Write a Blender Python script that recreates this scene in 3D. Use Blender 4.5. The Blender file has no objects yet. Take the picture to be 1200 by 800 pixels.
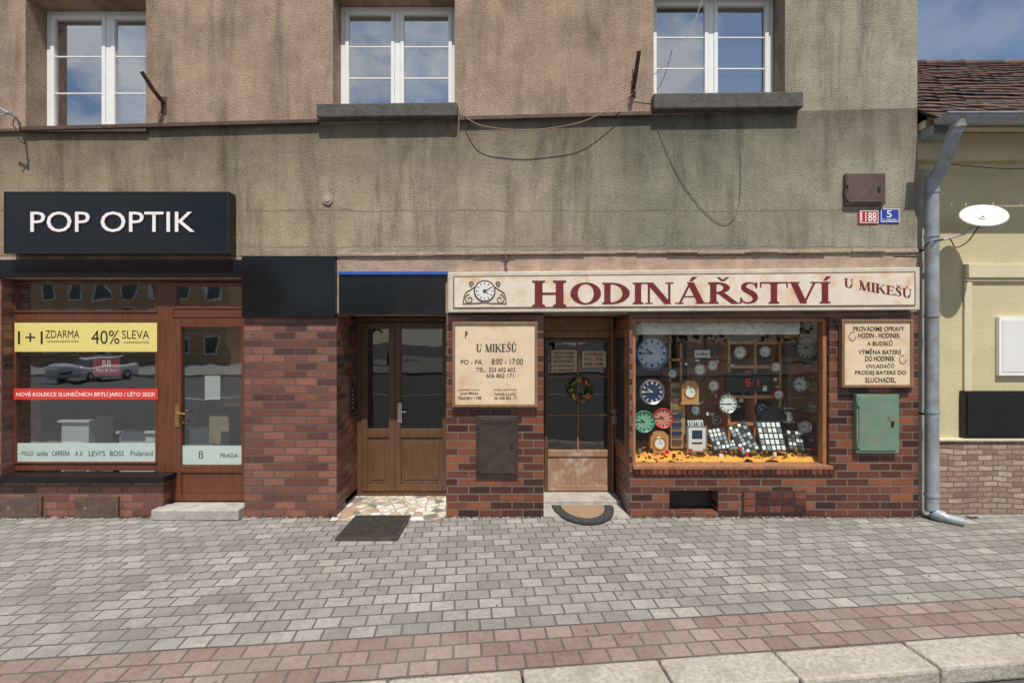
import bpy, bmesh, math, random
from mathutils import Vector, Matrix, noise as mnoise
random.seed(7)
D=6.0; F=552.0; H=2.228
def X(px,d=0): return (px-600)*(D+d)/F
def Z(py,d=0): return H+(400-py)*(D+d)/F
# ------------------------------------------------------------ materials
MATS={}
def ramp(nt,stops,interp='LINEAR'):
    r=nt.nodes.new('ShaderNodeValToRGB'); cr=r.color_ramp; cr.interpolation=interp
    while len(cr.elements)<len(stops): cr.elements.new(0.5)
    for e,(p,c) in zip(cr.elements,stops):
        e.position=p; e.color=(c[0],c[1],c[2],1) if not isinstance(c,(int,float)) else (c,c,c,1)
    return r
def mixc(nt,fac,a,b,mode='MIX'):
    m=nt.nodes.new('ShaderNodeMix'); m.data_type='RGBA'; m.blend_type=mode
    for sock,v in ((m.inputs[0],fac),(m.inputs[6],a),(m.inputs[7],b)):
        if hasattr(v,'links'): nt.links.new(v,sock)
        elif isinstance(v,(int,float)): sock.default_value=v
        else: sock.default_value=(v[0],v[1],v[2],1)
    return m.outputs[2]
def mth(nt,op,a,b=None,c=None):
    m=nt.nodes.new('ShaderNodeMath'); m.operation=op
    for i,v in enumerate((a,b,c)):
        if v is None: continue
        if hasattr(v,'links'): nt.links.new(v,m.inputs[i])
        else: m.inputs[i].default_value=v
    return m.outputs[0]
def tex(nt,kind,vec=None,scale=None,mscale=None,**kw):
    t=nt.nodes.new(kind)
    if vec is not None:
        if mscale:
            mp=nt.nodes.new('ShaderNodeMapping'); mp.inputs['Scale'].default_value=mscale
            nt.links.new(vec,mp.inputs[0]); vec=mp.outputs[0]
        nt.links.new(vec,t.inputs['Vector'])
    if scale is not None: t.inputs['Scale'].default_value=scale
    for k,v in kw.items():
        if k in t.inputs: t.inputs[k].default_value=v
        else: setattr(t,k,v)
    return t
def newmat(name):
    m=bpy.data.materials.new(name); m.use_nodes=True; nt=m.node_tree
    b=nt.nodes['Principled BSDF']; tc=nt.nodes.new('ShaderNodeTexCoord')
    return m,nt,b,tc
def bump(nt,b,h,strength=.4,dist=.01,prev=None):
    bp=nt.nodes.new('ShaderNodeBump'); bp.inputs['Strength'].default_value=strength; bp.inputs['Distance'].default_value=dist
    nt.links.new(h,bp.inputs['Height'])
    if prev is not None: nt.links.new(prev,bp.inputs['Normal'])
    nt.links.new(bp.outputs[0],b.inputs['Normal']); return bp.outputs[0]
def mat(name,c,rough=.55,metal=0,var=.15,vs=6,bmp=0,bs=60,spec=.5,dirt=None,ms=None):
    if name in MATS: return MATS[name]
    m,nt,b,tc=newmat(name)
    n=tex(nt,'ShaderNodeTexNoise',tc.outputs['Object'],vs,mscale=ms,Detail=6.0,Roughness=.65)
    r=ramp(nt,[(.3,0),(.7,1)]); nt.links.new(n.outputs[0],r.inputs[0])
    lo=[max(0,v*(1-var)) for v in c]; hi=[min(1,v*(1+var)) for v in c]
    col=mixc(nt,r.outputs[0],lo,hi)
    if dirt:
        n2=tex(nt,'ShaderNodeTexNoise',tc.outputs['Object'],dirt[1],Detail=8.0,Roughness=.7)
        r2=ramp(nt,[(.5,0),(.68,1)]); nt.links.new(n2.outputs[0],r2.inputs[0])
        col=mixc(nt,r2.outputs[0],col,dirt[0])
    nt.links.new(col,b.inputs['Base Color'])
    rr=mth(nt,'MULTIPLY_ADD',n.outputs[0],.15,rough-.07); nt.links.new(rr,b.inputs['Roughness'])
    b.inputs['Metallic'].default_value=metal; b.inputs['Specular IOR Level'].default_value=spec
    if bmp:
        n3=tex(nt,'ShaderNodeTexNoise',tc.outputs['Object'],bs,mscale=ms,Detail=4.0)
        bump(nt,b,n3.outputs[0],bmp,.01)
    MATS[name]=m; return m
def brickmat(name,stops,mortar,w,h,ms=.012,rough=.35,bstr=.8,noisec=.25,offset=.5,rnoise=.12,dirtc=None,wob=.018):
    m,nt,b,tc=newmat(name); uv=tc.outputs['UV']
    wn=tex(nt,'ShaderNodeTexNoise',uv,3.0,Detail=2.0)
    sub=nt.nodes.new('ShaderNodeVectorMath'); sub.operation='SUBTRACT'; nt.links.new(wn.outputs['Color'],sub.inputs[0]); sub.inputs[1].default_value=(.5,.5,.5)
    sc=nt.nodes.new('ShaderNodeVectorMath'); sc.operation='SCALE'; nt.links.new(sub.outputs[0],sc.inputs[0]); sc.inputs['Scale'].default_value=wob
    ad=nt.nodes.new('ShaderNodeVectorMath'); ad.operation='ADD'; nt.links.new(uv,ad.inputs[0]); nt.links.new(sc.outputs[0],ad.inputs[1])
    t=nt.nodes.new('ShaderNodeTexBrick'); nt.links.new(ad.outputs[0],t.inputs['Vector'])
    t.offset=offset; t.inputs['Color1'].default_value=(0,0,0,1); t.inputs['Color2'].default_value=(1,1,1,1); t.inputs['Mortar'].default_value=(.5,.5,.5,1)
    t.inputs['Scale'].default_value=1; t.inputs['Mortar Size'].default_value=ms; t.inputs['Mortar Smooth'].default_value=.25
    t.inputs['Brick Width'].default_value=w; t.inputs['Row Height'].default_value=h
    r=ramp(nt,stops); nt.links.new(t.outputs['Color'],r.inputs[0])
    n=tex(nt,'ShaderNodeTexNoise',uv,22,Detail=6.0,Roughness=.7)
    nb=tex(nt,'ShaderNodeTexNoise',uv,1.1,Detail=5.0,Roughness=.6)
    rn=ramp(nt,[(.25,1-noisec),(.75,1+noisec)]); nt.links.new(n.outputs[0],rn.inputs[0])
    col=mixc(nt,1.0,r.outputs[0],rn.outputs[0],'MULTIPLY')
    rb=ramp(nt,[(.3,.78),(.7,1.12)]); nt.links.new(nb.outputs[0],rb.inputs[0])
    col=mixc(nt,t.outputs['Fac'],col,mortar)
    col=mixc(nt,1.0,col,rb.outputs[0],'MULTIPLY')
    if dirtc:
        n4=tex(nt,'ShaderNodeTexNoise',uv,1.3,Detail=11.0,Roughness=.8)
        r4=ramp(nt,[(.47,0),(.66,.8)]); nt.links.new(n4.outputs[0],r4.inputs[0]); col=mixc(nt,r4.outputs[0],col,dirtc)
        sp=tex(nt,'ShaderNodeTexVoronoi',uv,3.1); rs=ramp(nt,[(.045,.55),(.06,1)]); nt.links.new(sp.outputs['Distance'],rs.inputs[0]); col=mixc(nt,.8,col,rs.outputs[0],'MULTIPLY')
        gr=tex(nt,'ShaderNodeTexNoise',uv,110,Detail=2.0); rg_=ramp(nt,[(.3,.72),(.7,1.25)]); nt.links.new(gr.outputs[0],rg_.inputs[0]); col=mixc(nt,.8,col,rg_.outputs[0],'MULTIPLY')
        col=mixc(nt,mth(nt,'MULTIPLY',t.outputs['Fac'],.45),col,mortar)
    nt.links.new(col,b.inputs['Base Color'])
    rg=mth(nt,'MULTIPLY_ADD',t.outputs['Fac'],.4,rough); rg2=mth(nt,'MULTIPLY_ADD',n.outputs[0],rnoise,rg); nt.links.new(rg2,b.inputs['Roughness'])
    inv=mth(nt,'SUBTRACT',1.0,t.outputs['Fac']); hh=mth(nt,'MULTIPLY_ADD',n.outputs[0],.25,inv); 
    h2=mth(nt,'MULTIPLY_ADD',r.outputs[0],.3,hh)
    bump(nt,b,h2,bstr,.012)
    MATS[name]=m; return m
brickL=brickmat('brick_clinker_purple',[(0,(.08,.035,.03)),(.25,(.15,.058,.043)),(.5,(.21,.08,.056)),(.75,(.29,.12,.08)),(1,(.12,.06,.055))],(.105,.08,.066),.275,.098,ms=.010)
brickR=brickmat('brick_clinker_glazed',[(0,(.04,.016,.014)),(.3,(.09,.03,.022)),(.6,(.15,.05,.03)),(.85,(.26,.085,.045)),(1,(.07,.025,.022))],(.15,.12,.095),.275,.098,ms=.010,rough=.2)
paverG=brickmat('paver_grey',[(0,(.21,.20,.18)),(.35,(.26,.247,.225)),(.7,(.295,.28,.255)),(1,(.36,.34,.31))],(.105,.097,.085),.2,.15,ms=.009,rough=.75,bstr=.6,noisec=.25,dirtc=(.19,.175,.155))
paverR=brickmat('paver_red',[(0,(.21,.14,.12)),(.5,(.26,.185,.16)),(1,(.31,.24,.21))],(.11,.095,.08),.2,.15,ms=.009,rough=.75,bstr=.6,noisec=.25,dirtc=(.235,.205,.175))
stonec=brickmat('stone_cladding',[(0,(.20,.12,.085)),(.25,(.34,.23,.16)),(.5,(.27,.17,.12)),(.75,(.40,.31,.23)),(1,(.30,.19,.13))],(.15,.12,.095),.19,.07,ms=.008,rough=.8,bstr=1,noisec=.4,offset=.37,wob=.07)
def woodmat(name,c1,c2,rough=.35,ms=(40,40,3),worn=None):
    m,nt,b,tc=newmat(name)
    n=tex(nt,'ShaderNodeTexNoise',tc.outputs['Object'],1.0,mscale=ms,Detail=5.0,Distortion=.4)
    r=ramp(nt,[(.3,c1),(.7,c2)]); nt.links.new(n.outputs[0],r.inputs[0]); col=r.outputs[0]
    if worn:
        n2=tex(nt,'ShaderNodeTexNoise',tc.outputs['Object'],7,Detail=8.0,Roughness=.7)
        r2=ramp(nt,[(.48,0),(.66,1)]); nt.links.new(n2.outputs[0],r2.inputs[0]); col=mixc(nt,r2.outputs[0],col,worn)
    nt.links.new(col,b.inputs['Base Color']); b.inputs['Roughness'].default_value=rough
    bump(nt,b,n.outputs[0],.15,.004); MATS[name]=m; return m
mahog=woodmat('mahogany_frame',(.10,.032,.016),(.16,.055,.026))
walnut=woodmat('walnut_door',(.085,.043,.022),(.14,.072,.036))
oldwood=woodmat('old_orange_wood',(.26,.11,.048),(.40,.18,.08),.5,worn=(.2,.10,.055))
wornwood=woodmat('worn_wood',(.25,.14,.085),(.36,.21,.14),.6,worn=(.46,.36,.29))
pine=woodmat('pine_wood',(.45,.2,.07),(.6,.3,.12),.4)
boardframe=woodmat('board_frame_wood',(.17,.10,.05),(.27,.16,.085),.5)
def stucco(name):
    m,nt,b,tc=newmat(name); o=tc.outputs['Object']
    sep=nt.nodes.new('ShaderNodeSeparateXYZ'); nt.links.new(o,sep.inputs[0]); x,z=sep.outputs[0],sep.outputs[2]
    nbig=tex(nt,'ShaderNodeTexNoise',o,.7,Detail=6.0,Roughness=.6)
    nmed=tex(nt,'ShaderNodeTexNoise',o,2.2,Detail=9.0,Roughness=.72)
    nst=tex(nt,'ShaderNodeTexNoise',o,1.0,mscale=(2.6,1,.38),Detail=9.0,Roughness=.7,Distortion=.5)
    nst2=tex(nt,'ShaderNodeTexNoise',o,1.0,mscale=(8,1,.9),Detail=6.0,Roughness=.65,Distortion=.4)
    fine=tex(nt,'ShaderNodeTexNoise',o,58,Detail=3.0,Roughness=.75)
    xr=nt.nodes.new('ShaderNodeMapRange'); xr.inputs[1].default_value=-7; xr.inputs[2].default_value=5.2
    xx=mth(nt,'MULTIPLY_ADD',nmed.outputs[0],.7,mth(nt,'ADD',x,-.35)); nt.links.new(xx,xr.inputs[0])
    low=ramp(nt,[(0,(.375,.295,.2)),(.3,(.375,.315,.215)),(.52,(.385,.33,.235)),(.66,(.36,.315,.23)),(.70,(.25,.24,.18)),(.82,(.30,.285,.215)),(1,(.41,.375,.29))]); nt.links.new(xr.outputs[0],low.inputs[0])
    up=ramp(nt,[(.3,(.36,.265,.19)),(.7,(.46,.335,.25))]); nt.links.new(nbig.outputs[0],up.inputs[0])
    edge=mth(nt,'MULTIPLY_ADD',x,.0272,4.89+6.2*.0272)
    mk=mth(nt,'GREATER_THAN',z,edge)
    xl=nt.nodes.new('ShaderNodeMapRange'); nt.links.new(xx,xl.inputs[0]); xl.inputs[1].default_value=2.2; xl.inputs[2].default_value=4.0; xl.inputs[3].default_value=1; xl.inputs[4].default_value=0
    col=mixc(nt,mth(nt,'MULTIPLY',mk,xl.outputs[0]),low.outputs[0],up.outputs[0])
    rs=ramp(nt,[(.33,.52),(.5,1),(.7,1.15)]); nt.links.new(nst.outputs[0],rs.inputs[0]); col=mixc(nt,.9,col,rs.outputs[0],'MULTIPLY')
    rs2=ramp(nt,[(.32,.68),(.5,1)]); nt.links.new(nst2.outputs[0],rs2.inputs[0]); col=mixc(nt,.5,col,rs2.outputs[0],'MULTIPLY')
    rm=ramp(nt,[(.3,.70),(.7,1.18)]); nt.links.new(nmed.outputs[0],rm.inputs[0]); col=mixc(nt,1,col,rm.outputs[0],'MULTIPLY')
    dz=mth(nt,'SUBTRACT',edge,z)
    dr=nt.nodes.new('ShaderNodeMapRange'); nt.links.new(mth(nt,'MULTIPLY_ADD',nst2.outputs[0],-1.1,dz),dr.inputs[0]); dr.inputs[1].default_value=-.6; dr.inputs[2].default_value=.3; dr.inputs[3].default_value=.50; dr.inputs[4].default_value=1
    mk2=mth(nt,'SUBTRACT',1.0,mk); col=mixc(nt,mk2,col,mixc(nt,1,col,dr.outputs[0],'MULTIPLY'))
    for zc,wd in ((Z(247),.012),(Z(289),.009)):
        q1=mth(nt,'MULTIPLY_ADD',nmed.outputs[0],.10,mth(nt,'ADD',z,-zc-.05)); q2=mth(nt,'LESS_THAN',mth(nt,'ABSOLUTE',q1),mth(nt,'MULTIPLY',mth(nt,'MULTIPLY',nst.outputs[0],nst.outputs[0]),wd*3))
        col=mixc(nt,mth(nt,'MULTIPLY',q2,.5),col,(.13,.115,.085))
    rf=ramp(nt,[(.3,.45),(.5,1),(.75,1.4)]); nt.links.new(fine.outputs[0],rf.inputs[0]); col=mixc(nt,.85,col,rf.outputs[0],'MULTIPLY')
    nt.links.new(col,b.inputs['Base Color']); b.inputs['Roughness'].default_value=.92; b.inputs['Specular IOR Level'].default_value=.15
    hh=mth(nt,'MULTIPLY_ADD',nmed.outputs[0],1.2,fine.outputs[0])
    bump(nt,b,hh,.85,.02); return m
stuccoM=stucco('weathered_roughcast')
pinkpl=mat('pink_old_plaster',(.40,.285,.22),.9,var=.3,vs=5,bmp=.8,bs=45,dirt=((.26,.225,.18),3),spec=.2)
darkconc=mat('dark_sill_concrete',(.085,.08,.072),.85,var=.4,vs=9,bmp=.8,bs=40)
flash=mat('rusty_flashing',(.09,.055,.04),.7,var=.4,vs=12)
white=mat('white_pvc',(.80,.80,.78),.35,var=.04)
blackg=mat('black_granite',(.010,.011,.013),.10,var=.4,vs=40,spec=.3)
blackp=mat('black_plastic',(.012,.012,.014),.22,var=.2)
signblk=mat('black_gloss_sign',(.006,.008,.012),.10,var=.2,spec=.35)
blue=mat('blue_tape',(.02,.10,.42),.5,var=.2)
letter=mat('letter_white',(.85,.80,.80),.4,var=.02)
maroon=mat('maroon_paint',(.15,.012,.015),.5,var=.15)
rustm=mat('rusty_iron',(.10,.045,.03),.8,.2,var=.5,vs=25,bmp=.5)
browncab=mat('brown_cabinet_paint',(.10,.065,.052),.5,var=.3,vs=7,bmp=.15,dirt=((.15,.09,.065),9))
greycab=mat('dark_brown_cabinet',(.045,.032,.026),.5,.1,var=.3,dirt=((.075,.05,.038),8))
greencab=mat('green_cabinet_paint',(.13,.22,.155),.5,var=.15,vs=5,dirt=((.20,.19,.13),8),bmp=.1)
zinc=mat('zinc_pipe',(.30,.34,.37),.5,.25,var=.2,vs=5,dirt=((.25,.21,.17),6))
cream=mat('cream_board',(.70,.56,.39),.5,var=.07,vs=5,dirt=((.60,.40,.24),2.4))
creamsign=mat('marbled_sign',(.71,.63,.51),.45,var=.08,vs=4,dirt=((.66,.40,.25),5))
signfr=mat('sign_edge_cream',(.56,.51,.41),.5,var=.15)
brownframe=mat('sign_brown_line',(.20,.10,.06),.5)
black=mat('black_ink',(.015,.013,.012),.5,var=.05)
yellow=mat('yellow_banner',(.72,.62,.20),.45,var=.03)
redb=mat('red_banner',(.62,.045,.03),.45,var=.03)
redd=mat('dark_red_sticker',(.30,.03,.03),.45,var=.05)
frost=mat('frosted_film',(.44,.53,.50),.6,var=.04)
paper=mat('paper_white',(.7,.7,.67),.6,var=.03)
beigep=mat('paper_beige',(.60,.44,.27),.6,var=.08)
orange=mat('orange_cloth',(.90,.36,.06),.85,var=.3,vs=20,bmp=.4)
blueclock=mat('blue_enamel',(.04,.09,.2),.35)
navy=mat('navy_dial',(.02,.035,.09),.35)
greenc=mat('green_dial',(.03,.22,.12),.4)
redc=mat('red_dial',(.55,.03,.03),.4)
gold=mat('brass',(.6,.4,.15),.3,.9)
steel=mat('steel',(.5,.5,.5),.3,.9)
plateR=mat('enamel_red',(.42,.03,.03),.3,var=.05); plateB=mat('enamel_blue',(.02,.05,.30),.3,var=.05)
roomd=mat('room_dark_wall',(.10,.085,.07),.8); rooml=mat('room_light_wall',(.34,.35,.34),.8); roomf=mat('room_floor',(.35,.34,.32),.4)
clothdk=mat('dark_backcloth',(.045,.042,.05),.9)
concrete=mat('step_concrete',(.38,.355,.32),.85,var=.2,vs=8,bmp=.5,bs=50,dirt=((.25,.23,.2),5))
kerbm=mat('kerb_granite',(.38,.35,.30),.85,var=.3,vs=28,bmp=1,bs=35,dirt=((.28,.255,.21),3))
asphalt=mat('asphalt',(.075,.073,.07),.9,var=.25,vs=30,bmp=.5,bs=80)
yel=mat('yellow_house_plaster',(.56,.49,.30),.85,var=.1,vs=3,bmp=.4,bs=40,dirt=((.47,.42,.28),1.5),spec=.2)
yel2=mat('yellow_house_trim',(.63,.57,.39),.85,var=.1,vs=3,bmp=.3,bs=40,spec=.2,dirt=((.5,.45,.32),3))
tiles=[mat('roof_tile_%d'%i,c,.9,var=.4,vs=14,bmp=.7,bs=30) for i,c in enumerate([(.09,.048,.036),(.062,.036,.03),(.12,.056,.04),(.05,.043,.037)])]
blindm=mat('blind_white',(.72,.74,.72),.5,var=.03)
dishm=mat('dish_white',(.72,.70,.64),.4,var=.1,vs=14)
leafm=mat('wreath_leaf',(.045,.13,.03),.6,var=.5,vs=60); flower=mat('wreath_flower',(.65,.05,.02),.6,var=.4,vs=40)
rubber=mat('doormat_rubber',(.03,.03,.032),.9,var=.4,vs=60,bmp=.8,bs=120); coir=mat('doormat_coir',(.33,.22,.14),.95,var=.3,vs=90,bmp=1,bs=150)
foliage=mat('foliage',(.06,.10,.03),.7,var=.6,vs=1.2); bark=mat('bark',(.09,.065,.045),.9,var=.4,bmp=.8)
carw=mat('car_white',(.6,.6,.6),.25,var=.02); carg=mat('car_window',(.02,.025,.03),.08)
oppw=mat('opposite_plaster',(.50,.30,.16),.9,var=.1); oppr=mat('opposite_roof',(.25,.09,.05),.9)
led=bpy.data.materials.new('led_red'); led.use_nodes=True
_b=led.node_tree.nodes['Principled BSDF']; _b.inputs['Base Color'].default_value=(.5,.01,.01,1); _b.inputs['Emission Color'].default_value=(1,.02,.02,1); _b.inputs['Emission Strength'].default_value=.3
def vormat(name,stops,joint,scale,ms,rough=.5,jw=.05,vecout='UV'):
    m,nt,b,tc=newmat(name); v=tc.outputs[vecout]
    a=tex(nt,'ShaderNodeTexVoronoi',v,scale,mscale=ms); e=tex(nt,'ShaderNodeTexVoronoi',v,scale,mscale=ms,feature='DISTANCE_TO_EDGE')
    s=nt.nodes.new('ShaderNodeSeparateColor'); nt.links.new(a.outputs['Color'],s.inputs[0])
    r=ramp(nt,stops,'CONSTANT'); nt.links.new(s.outputs[0],r.inputs[0])
    n=tex(nt,'ShaderNodeTexNoise',v,25,Detail=5.0); rn=ramp(nt,[(.3,.75),(.7,1.15)]); nt.links.new(n.outputs[0],rn.inputs[0])
    col=mixc(nt,1,r.outputs[0],rn.outputs[0],'MULTIPLY')
    re=ramp(nt,[(jw*.6,1),(jw,0)]); nt.links.new(e.outputs['Distance'],re.inputs[0])
    col=mixc(nt,re.outputs[0],col,joint); nt.links.new(col,b.inputs['Base Color']); b.inputs['Roughness'].default_value=rough
    inv=mth(nt,'MULTIPLY_ADD',n.outputs[0],.4,mth(nt,'SUBTRACT',1.0,re.outputs[0])); bump(nt,b,inv,.8,.012); return m
crazy=vormat('crazy_paving',[(0,(.66,.62,.54)),(.3,(.45,.3,.2)),(.45,(.72,.69,.62)),(.6,(.5,.42,.3)),(.8,(.2,.2,.19)),(.88,(.6,.52,.42))],(.33,.31,.27),7,(1,1,1))
def glassmat(name,base,k,tint=(.9,.95,.93),rough=.01):
    m=bpy.data.materials.new(name); m.use_nodes=True; nt=m.node_tree; nt.nodes.clear()
    out=nt.nodes.new('ShaderNodeOutputMaterial'); mx=nt.nodes.new('ShaderNodeMixShader'); tr=nt.nodes.new('ShaderNodeBsdfTransparent'); gl=nt.nodes.new('ShaderNodeBsdfGlossy')
    tr.inputs[0].default_value=(*tint,1); gl.inputs['Roughness'].default_value=rough; gl.inputs['Color'].default_value=(.94,.97,1,1)
    lw=nt.nodes.new('ShaderNodeLayerWeight'); lw.inputs[0].default_value=.5
    tc=nt.nodes.new('ShaderNodeTexCoord'); n=tex(nt,'ShaderNodeTexNoise',tc.outputs['Object'],2.2,Detail=1.0)
    bp=nt.nodes.new('ShaderNodeBump'); bp.inputs['Strength'].default_value=.10; bp.inputs['Distance'].default_value=.02; nt.links.new(n.outputs[0],bp.inputs['Height']); nt.links.new(bp.outputs[0],gl.inputs['Normal'])
    f=mth(nt,'MULTIPLY_ADD',mth(nt,'POWER',lw.outputs['Facing'],3.0),k,base)
    f=mth(nt,'MINIMUM',f,.95)
    nt.links.new(f,mx.inputs[0]); nt.links.new(tr.outputs[0],mx.inputs[1]); nt.links.new(gl.outputs[0],mx.inputs[2]); nt.links.new(mx.outputs[0],out.inputs[0]); return m
glassU=glassmat('window_glass_sky',.52,.4,(.8,.86,.84)); glassS=glassmat('shop_glass',.34,.4,rough=.02); glassW=glassmat('display_glass',.06,.25); glassD=glassmat('door_glass',.12,.5,(.35,.4,.5))
# ------------------------------------------------------------ mesh builder
COL=bpy.context.scene.collection
def empty(name):
    e=bpy.data.objects.new(name,None); COL.objects.link(e); return e
class MB:
    def __init__(s): s.v=[]; s.f=[]; s.m=[]; s.mats=[]
    def mi(s,mt):
        if mt not in s.mats: s.mats.append(mt)
        return s.mats.index(mt)
    def add(s,vs,fs,mt):
        o=len(s.v); s.v+= [tuple(p) for p in vs]; k=s.mi(mt)
        for f in fs: s.f.append([o+i for i in f]); s.m.append(k)
        return s
    def hexa(s,p,mt):
        return s.add(p,[(0,1,2,3),(7,6,5,4),(0,4,5,1),(1,5,6,2),(2,6,7,3),(3,7,4,0)],mt)
    def box(s,x0,x1,y0,y1,z0,z1,mt):
        return s.hexa([(x0,y0,z0),(x1,y0,z0),(x1,y0,z1),(x0,y0,z1),(x0,y1,z0),(x1,y1,z0),(x1,y1,z1),(x0,y1,z1)],mt)
    def pbox(s,a,b,c,d,y0,y1,mt):
        return s.box(X(a,y0),X(c,y0),y0,y1,Z(d,y0),Z(b,y0),mt)
    def obox(s,c,u,v,w,mt):
        c,u,v,w=map(Vector,(c,u,v,w))
        return s.hexa([c-u-v-w,c+u-v-w,c+u-v+w,c-u-v+w,c-u+v-w,c+u+v-w,c+u+v+w,c-u+v+w],mt)
    def quadplane(s,x0,x1,z0,z1,y,mt): return s.add([(x0,y,z0),(x1,y,z0),(x1,y,z1),(x0,y,z1)],[(0,1,2,3)],mt)
    def prism(s,pts,y0,y1,mt):
        n=len(pts); vs=[(x,y0,z) for x,z in pts]+[(x,y1,z) for x,z in pts]
        fs=[tuple(range(n)),tuple(reversed(range(n,2*n)))]+[(i,n+i,n+(i+1)%n,(i+1)%n) for i in range(n)]
        return s.add(vs,fs,mt)
    def disc(s,cx,cz,r,y0,y1,mt,seg=32,rz=None):
        rz=rz or r
        return s.prism([(cx+r*math.cos(2*math.pi*i/seg),cz+rz*math.sin(2*math.pi*i/seg)) for i in range(seg)],y0,y1,mt)
    def ring(s,cx,cz,r0,r1,y0,y1,mt,seg=36):
        vs=[];fs=[]
        for i in range(seg):
            a=2*math.pi*i/seg; c,sn=math.cos(a),math.sin(a)
            vs+=[(cx+r1*c,y1,cz+r1*sn),(cx+r1*c,y0+.3*(y1-y0),cz+r1*sn),(cx+(r1*.6+r0*.4)*c,y0,cz+(r1*.6+r0*.4)*sn),(cx+r0*c,y0+.3*(y1-y0),cz+r0*sn),(cx+r0*c,y1,cz+r0*sn)]
        for i in range(seg):
            j=(i+1)%seg
            for k in range(4): fs.append((5*i+k,5*i+k+1,5*j+k+1,5*j+k))
        return s.add(vs,fs,mt)
    def tube(s,path,r,mt,seg=10):
        path=[Vector(p) for p in path]; vs=[];fs=[]; n=len(path)
        for i,p in enumerate(path):
            t=(path[min(i+1,n-1)]-path[max(i-1,0)]).normalized()
            up=Vector((0,0,1)) if abs(t.z)<.9 else Vector((0,1,0))
            a=t.cross(up).normalized(); b=t.cross(a).normalized(); rr=r[i] if isinstance(r,(list,tuple)) else r
            for k in range(seg):
                th=2*math.pi*k/seg; vs.append(p+a*rr*math.cos(th)+b*rr*math.sin(th))
        for i in range(n-1):
            for k in range(seg): fs.append((i*seg+k,i*seg+(k+1)%seg,(i+1)*seg+(k+1)%seg,(i+1)*seg+k))
        fs+= [tuple(range(seg)),tuple(range((n-1)*seg,n*seg))]
        return s.add(vs,fs,mt)
    def frame(s,x0,x1,z0,z1,w,y0,y1,mt):
        s.box(x0,x0+w,y0,y1,z0,z1,mt); s.box(x1-w,x1,y0,y1,z0,z1,mt)
        s.box(x0+w,x1-w,y0,y1,z0,z0+w,mt); s.box(x0+w,x1-w,y0,y1,z1-w,z1,mt); return s
    def build(s,name,parent=None,bevel=0,smooth=False,recalc=True,rotmat=None):
        me=bpy.data.meshes.new(name); me.from_pydata(s.v,[],s.f)
        for mt in s.mats: me.materials.append(mt)
        for p,k in zip(me.polygons,s.m): p.material_index=k
        if recalc:
            bm=bmesh.new(); bm.from_mesh(me); bmesh.ops.recalc_face_normals(bm,faces=bm.faces[:]); bm.to_mesh(me); bm.free()
        me.update(); uv=me.uv_layers.new(name='UVMap')
        for p in me.polygons:
            n=p.normal; ax=max(range(3),key=lambda i:abs(n[i])); 
            for li in p.loop_indices:
                c=me.vertices[me.loops[li].vertex_index].co
                uv.data[li].uv=(c.x,c.z) if ax==1 else ((c.y,c.z) if ax==0 else (c.x,c.y))
        if smooth:
            for p in me.polygons: p.use_smooth=True
        ob=bpy.data.objects.new(name,me); COL.objects.link(ob)
        if parent: ob.parent=parent
        if bevel:
            md=ob.modifiers.new('Bevel','BEVEL'); md.width=bevel; md.segments=2; md.limit_method='ANGLE'; md.angle_limit=math.radians(40)
        return ob
def smoothpath(pts,n=8):
    out=[]; pts=[Vector(p) for p in pts]
    for i in range(len(pts)-1):
        p0=pts[max(i-1,0)];p1=pts[i];p2=pts[i+1];p3=pts[min(i+2,len(pts)-1)]
        for k in range(n):
            t=k/n; out.append(.5*((2*p1)+(p2-p0)*t+(2*p0-5*p1+4*p2-p3)*t*t+(3*p1-p0-3*p2+p3)*t**3))
    out.append(pts[-1]); return out
def PP(px,py,d): return (X(px,d),d,Z(py,d))
def text(s,x0,x1,z0,z1,y,mt,parent,name='lettering',bold=0,shear=0,skew=0):
    cu=bpy.data.curves.new('t','FONT'); cu.body=s; cu.offset=bold; cu.resolution_u=3; cu.align_x='CENTER'
    ob=bpy.data.objects.new('t',cu); COL.objects.link(ob); bpy.context.view_layer.update()
    me=bpy.data.meshes.new_from_object(ob.evaluated_get(bpy.context.evaluated_depsgraph_get()))
    bpy.data.objects.remove(ob); bpy.data.curves.remove(cu)
    if len(me.vertices)==0: return
    xs=[v.co.x for v in me.vertices]; ys=[v.co.y for v in me.vertices]; ax,bx,ay,by=min(xs),max(xs),min(ys),max(ys)
    for v in me.vertices:
        u=(v.co.x-ax)/(bx-ax); w=(v.co.y-ay)/max(by-ay,1e-4); xx=x0+u*(x1-x0); v.co=(xx,y,z0+w*(z1-z0)+skew*(xx-x0))
    me.materials.clear(); me.materials.append(mt)
    o=bpy.data.objects.new(name,me); COL.objects.link(o); o.parent=parent; return o
def ptext(s,a,b,c,d,y,mt,parent,bold=0,skew=0): return text(s,X(a,y),X(c,y),Z(d,y),Z(b,y),y,mt,parent,bold=bold,skew=skew)
def arc(cx,cy,ro,rio,ri,rii,a0,a1,n=20):
    q=[]
    for i in range(n):
        t0=math.radians(a0+(a1-a0)*i/n); t1=math.radians(a0+(a1-a0)*(i+1)/n)
        q.append([(cx+ro*math.cos(t0),cy+rio*math.sin(t0)),(cx+ro*math.cos(t1),cy+rio*math.sin(t1)),(cx+ri*math.cos(t1),cy+rii*math.sin(t1)),(cx+ri*math.cos(t0),cy+rii*math.sin(t0))])
    return q
def rc(x0,y0,x1,y1): return [[(x0,y0),(x1,y0),(x1,y1),(x0,y1)]]
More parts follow.
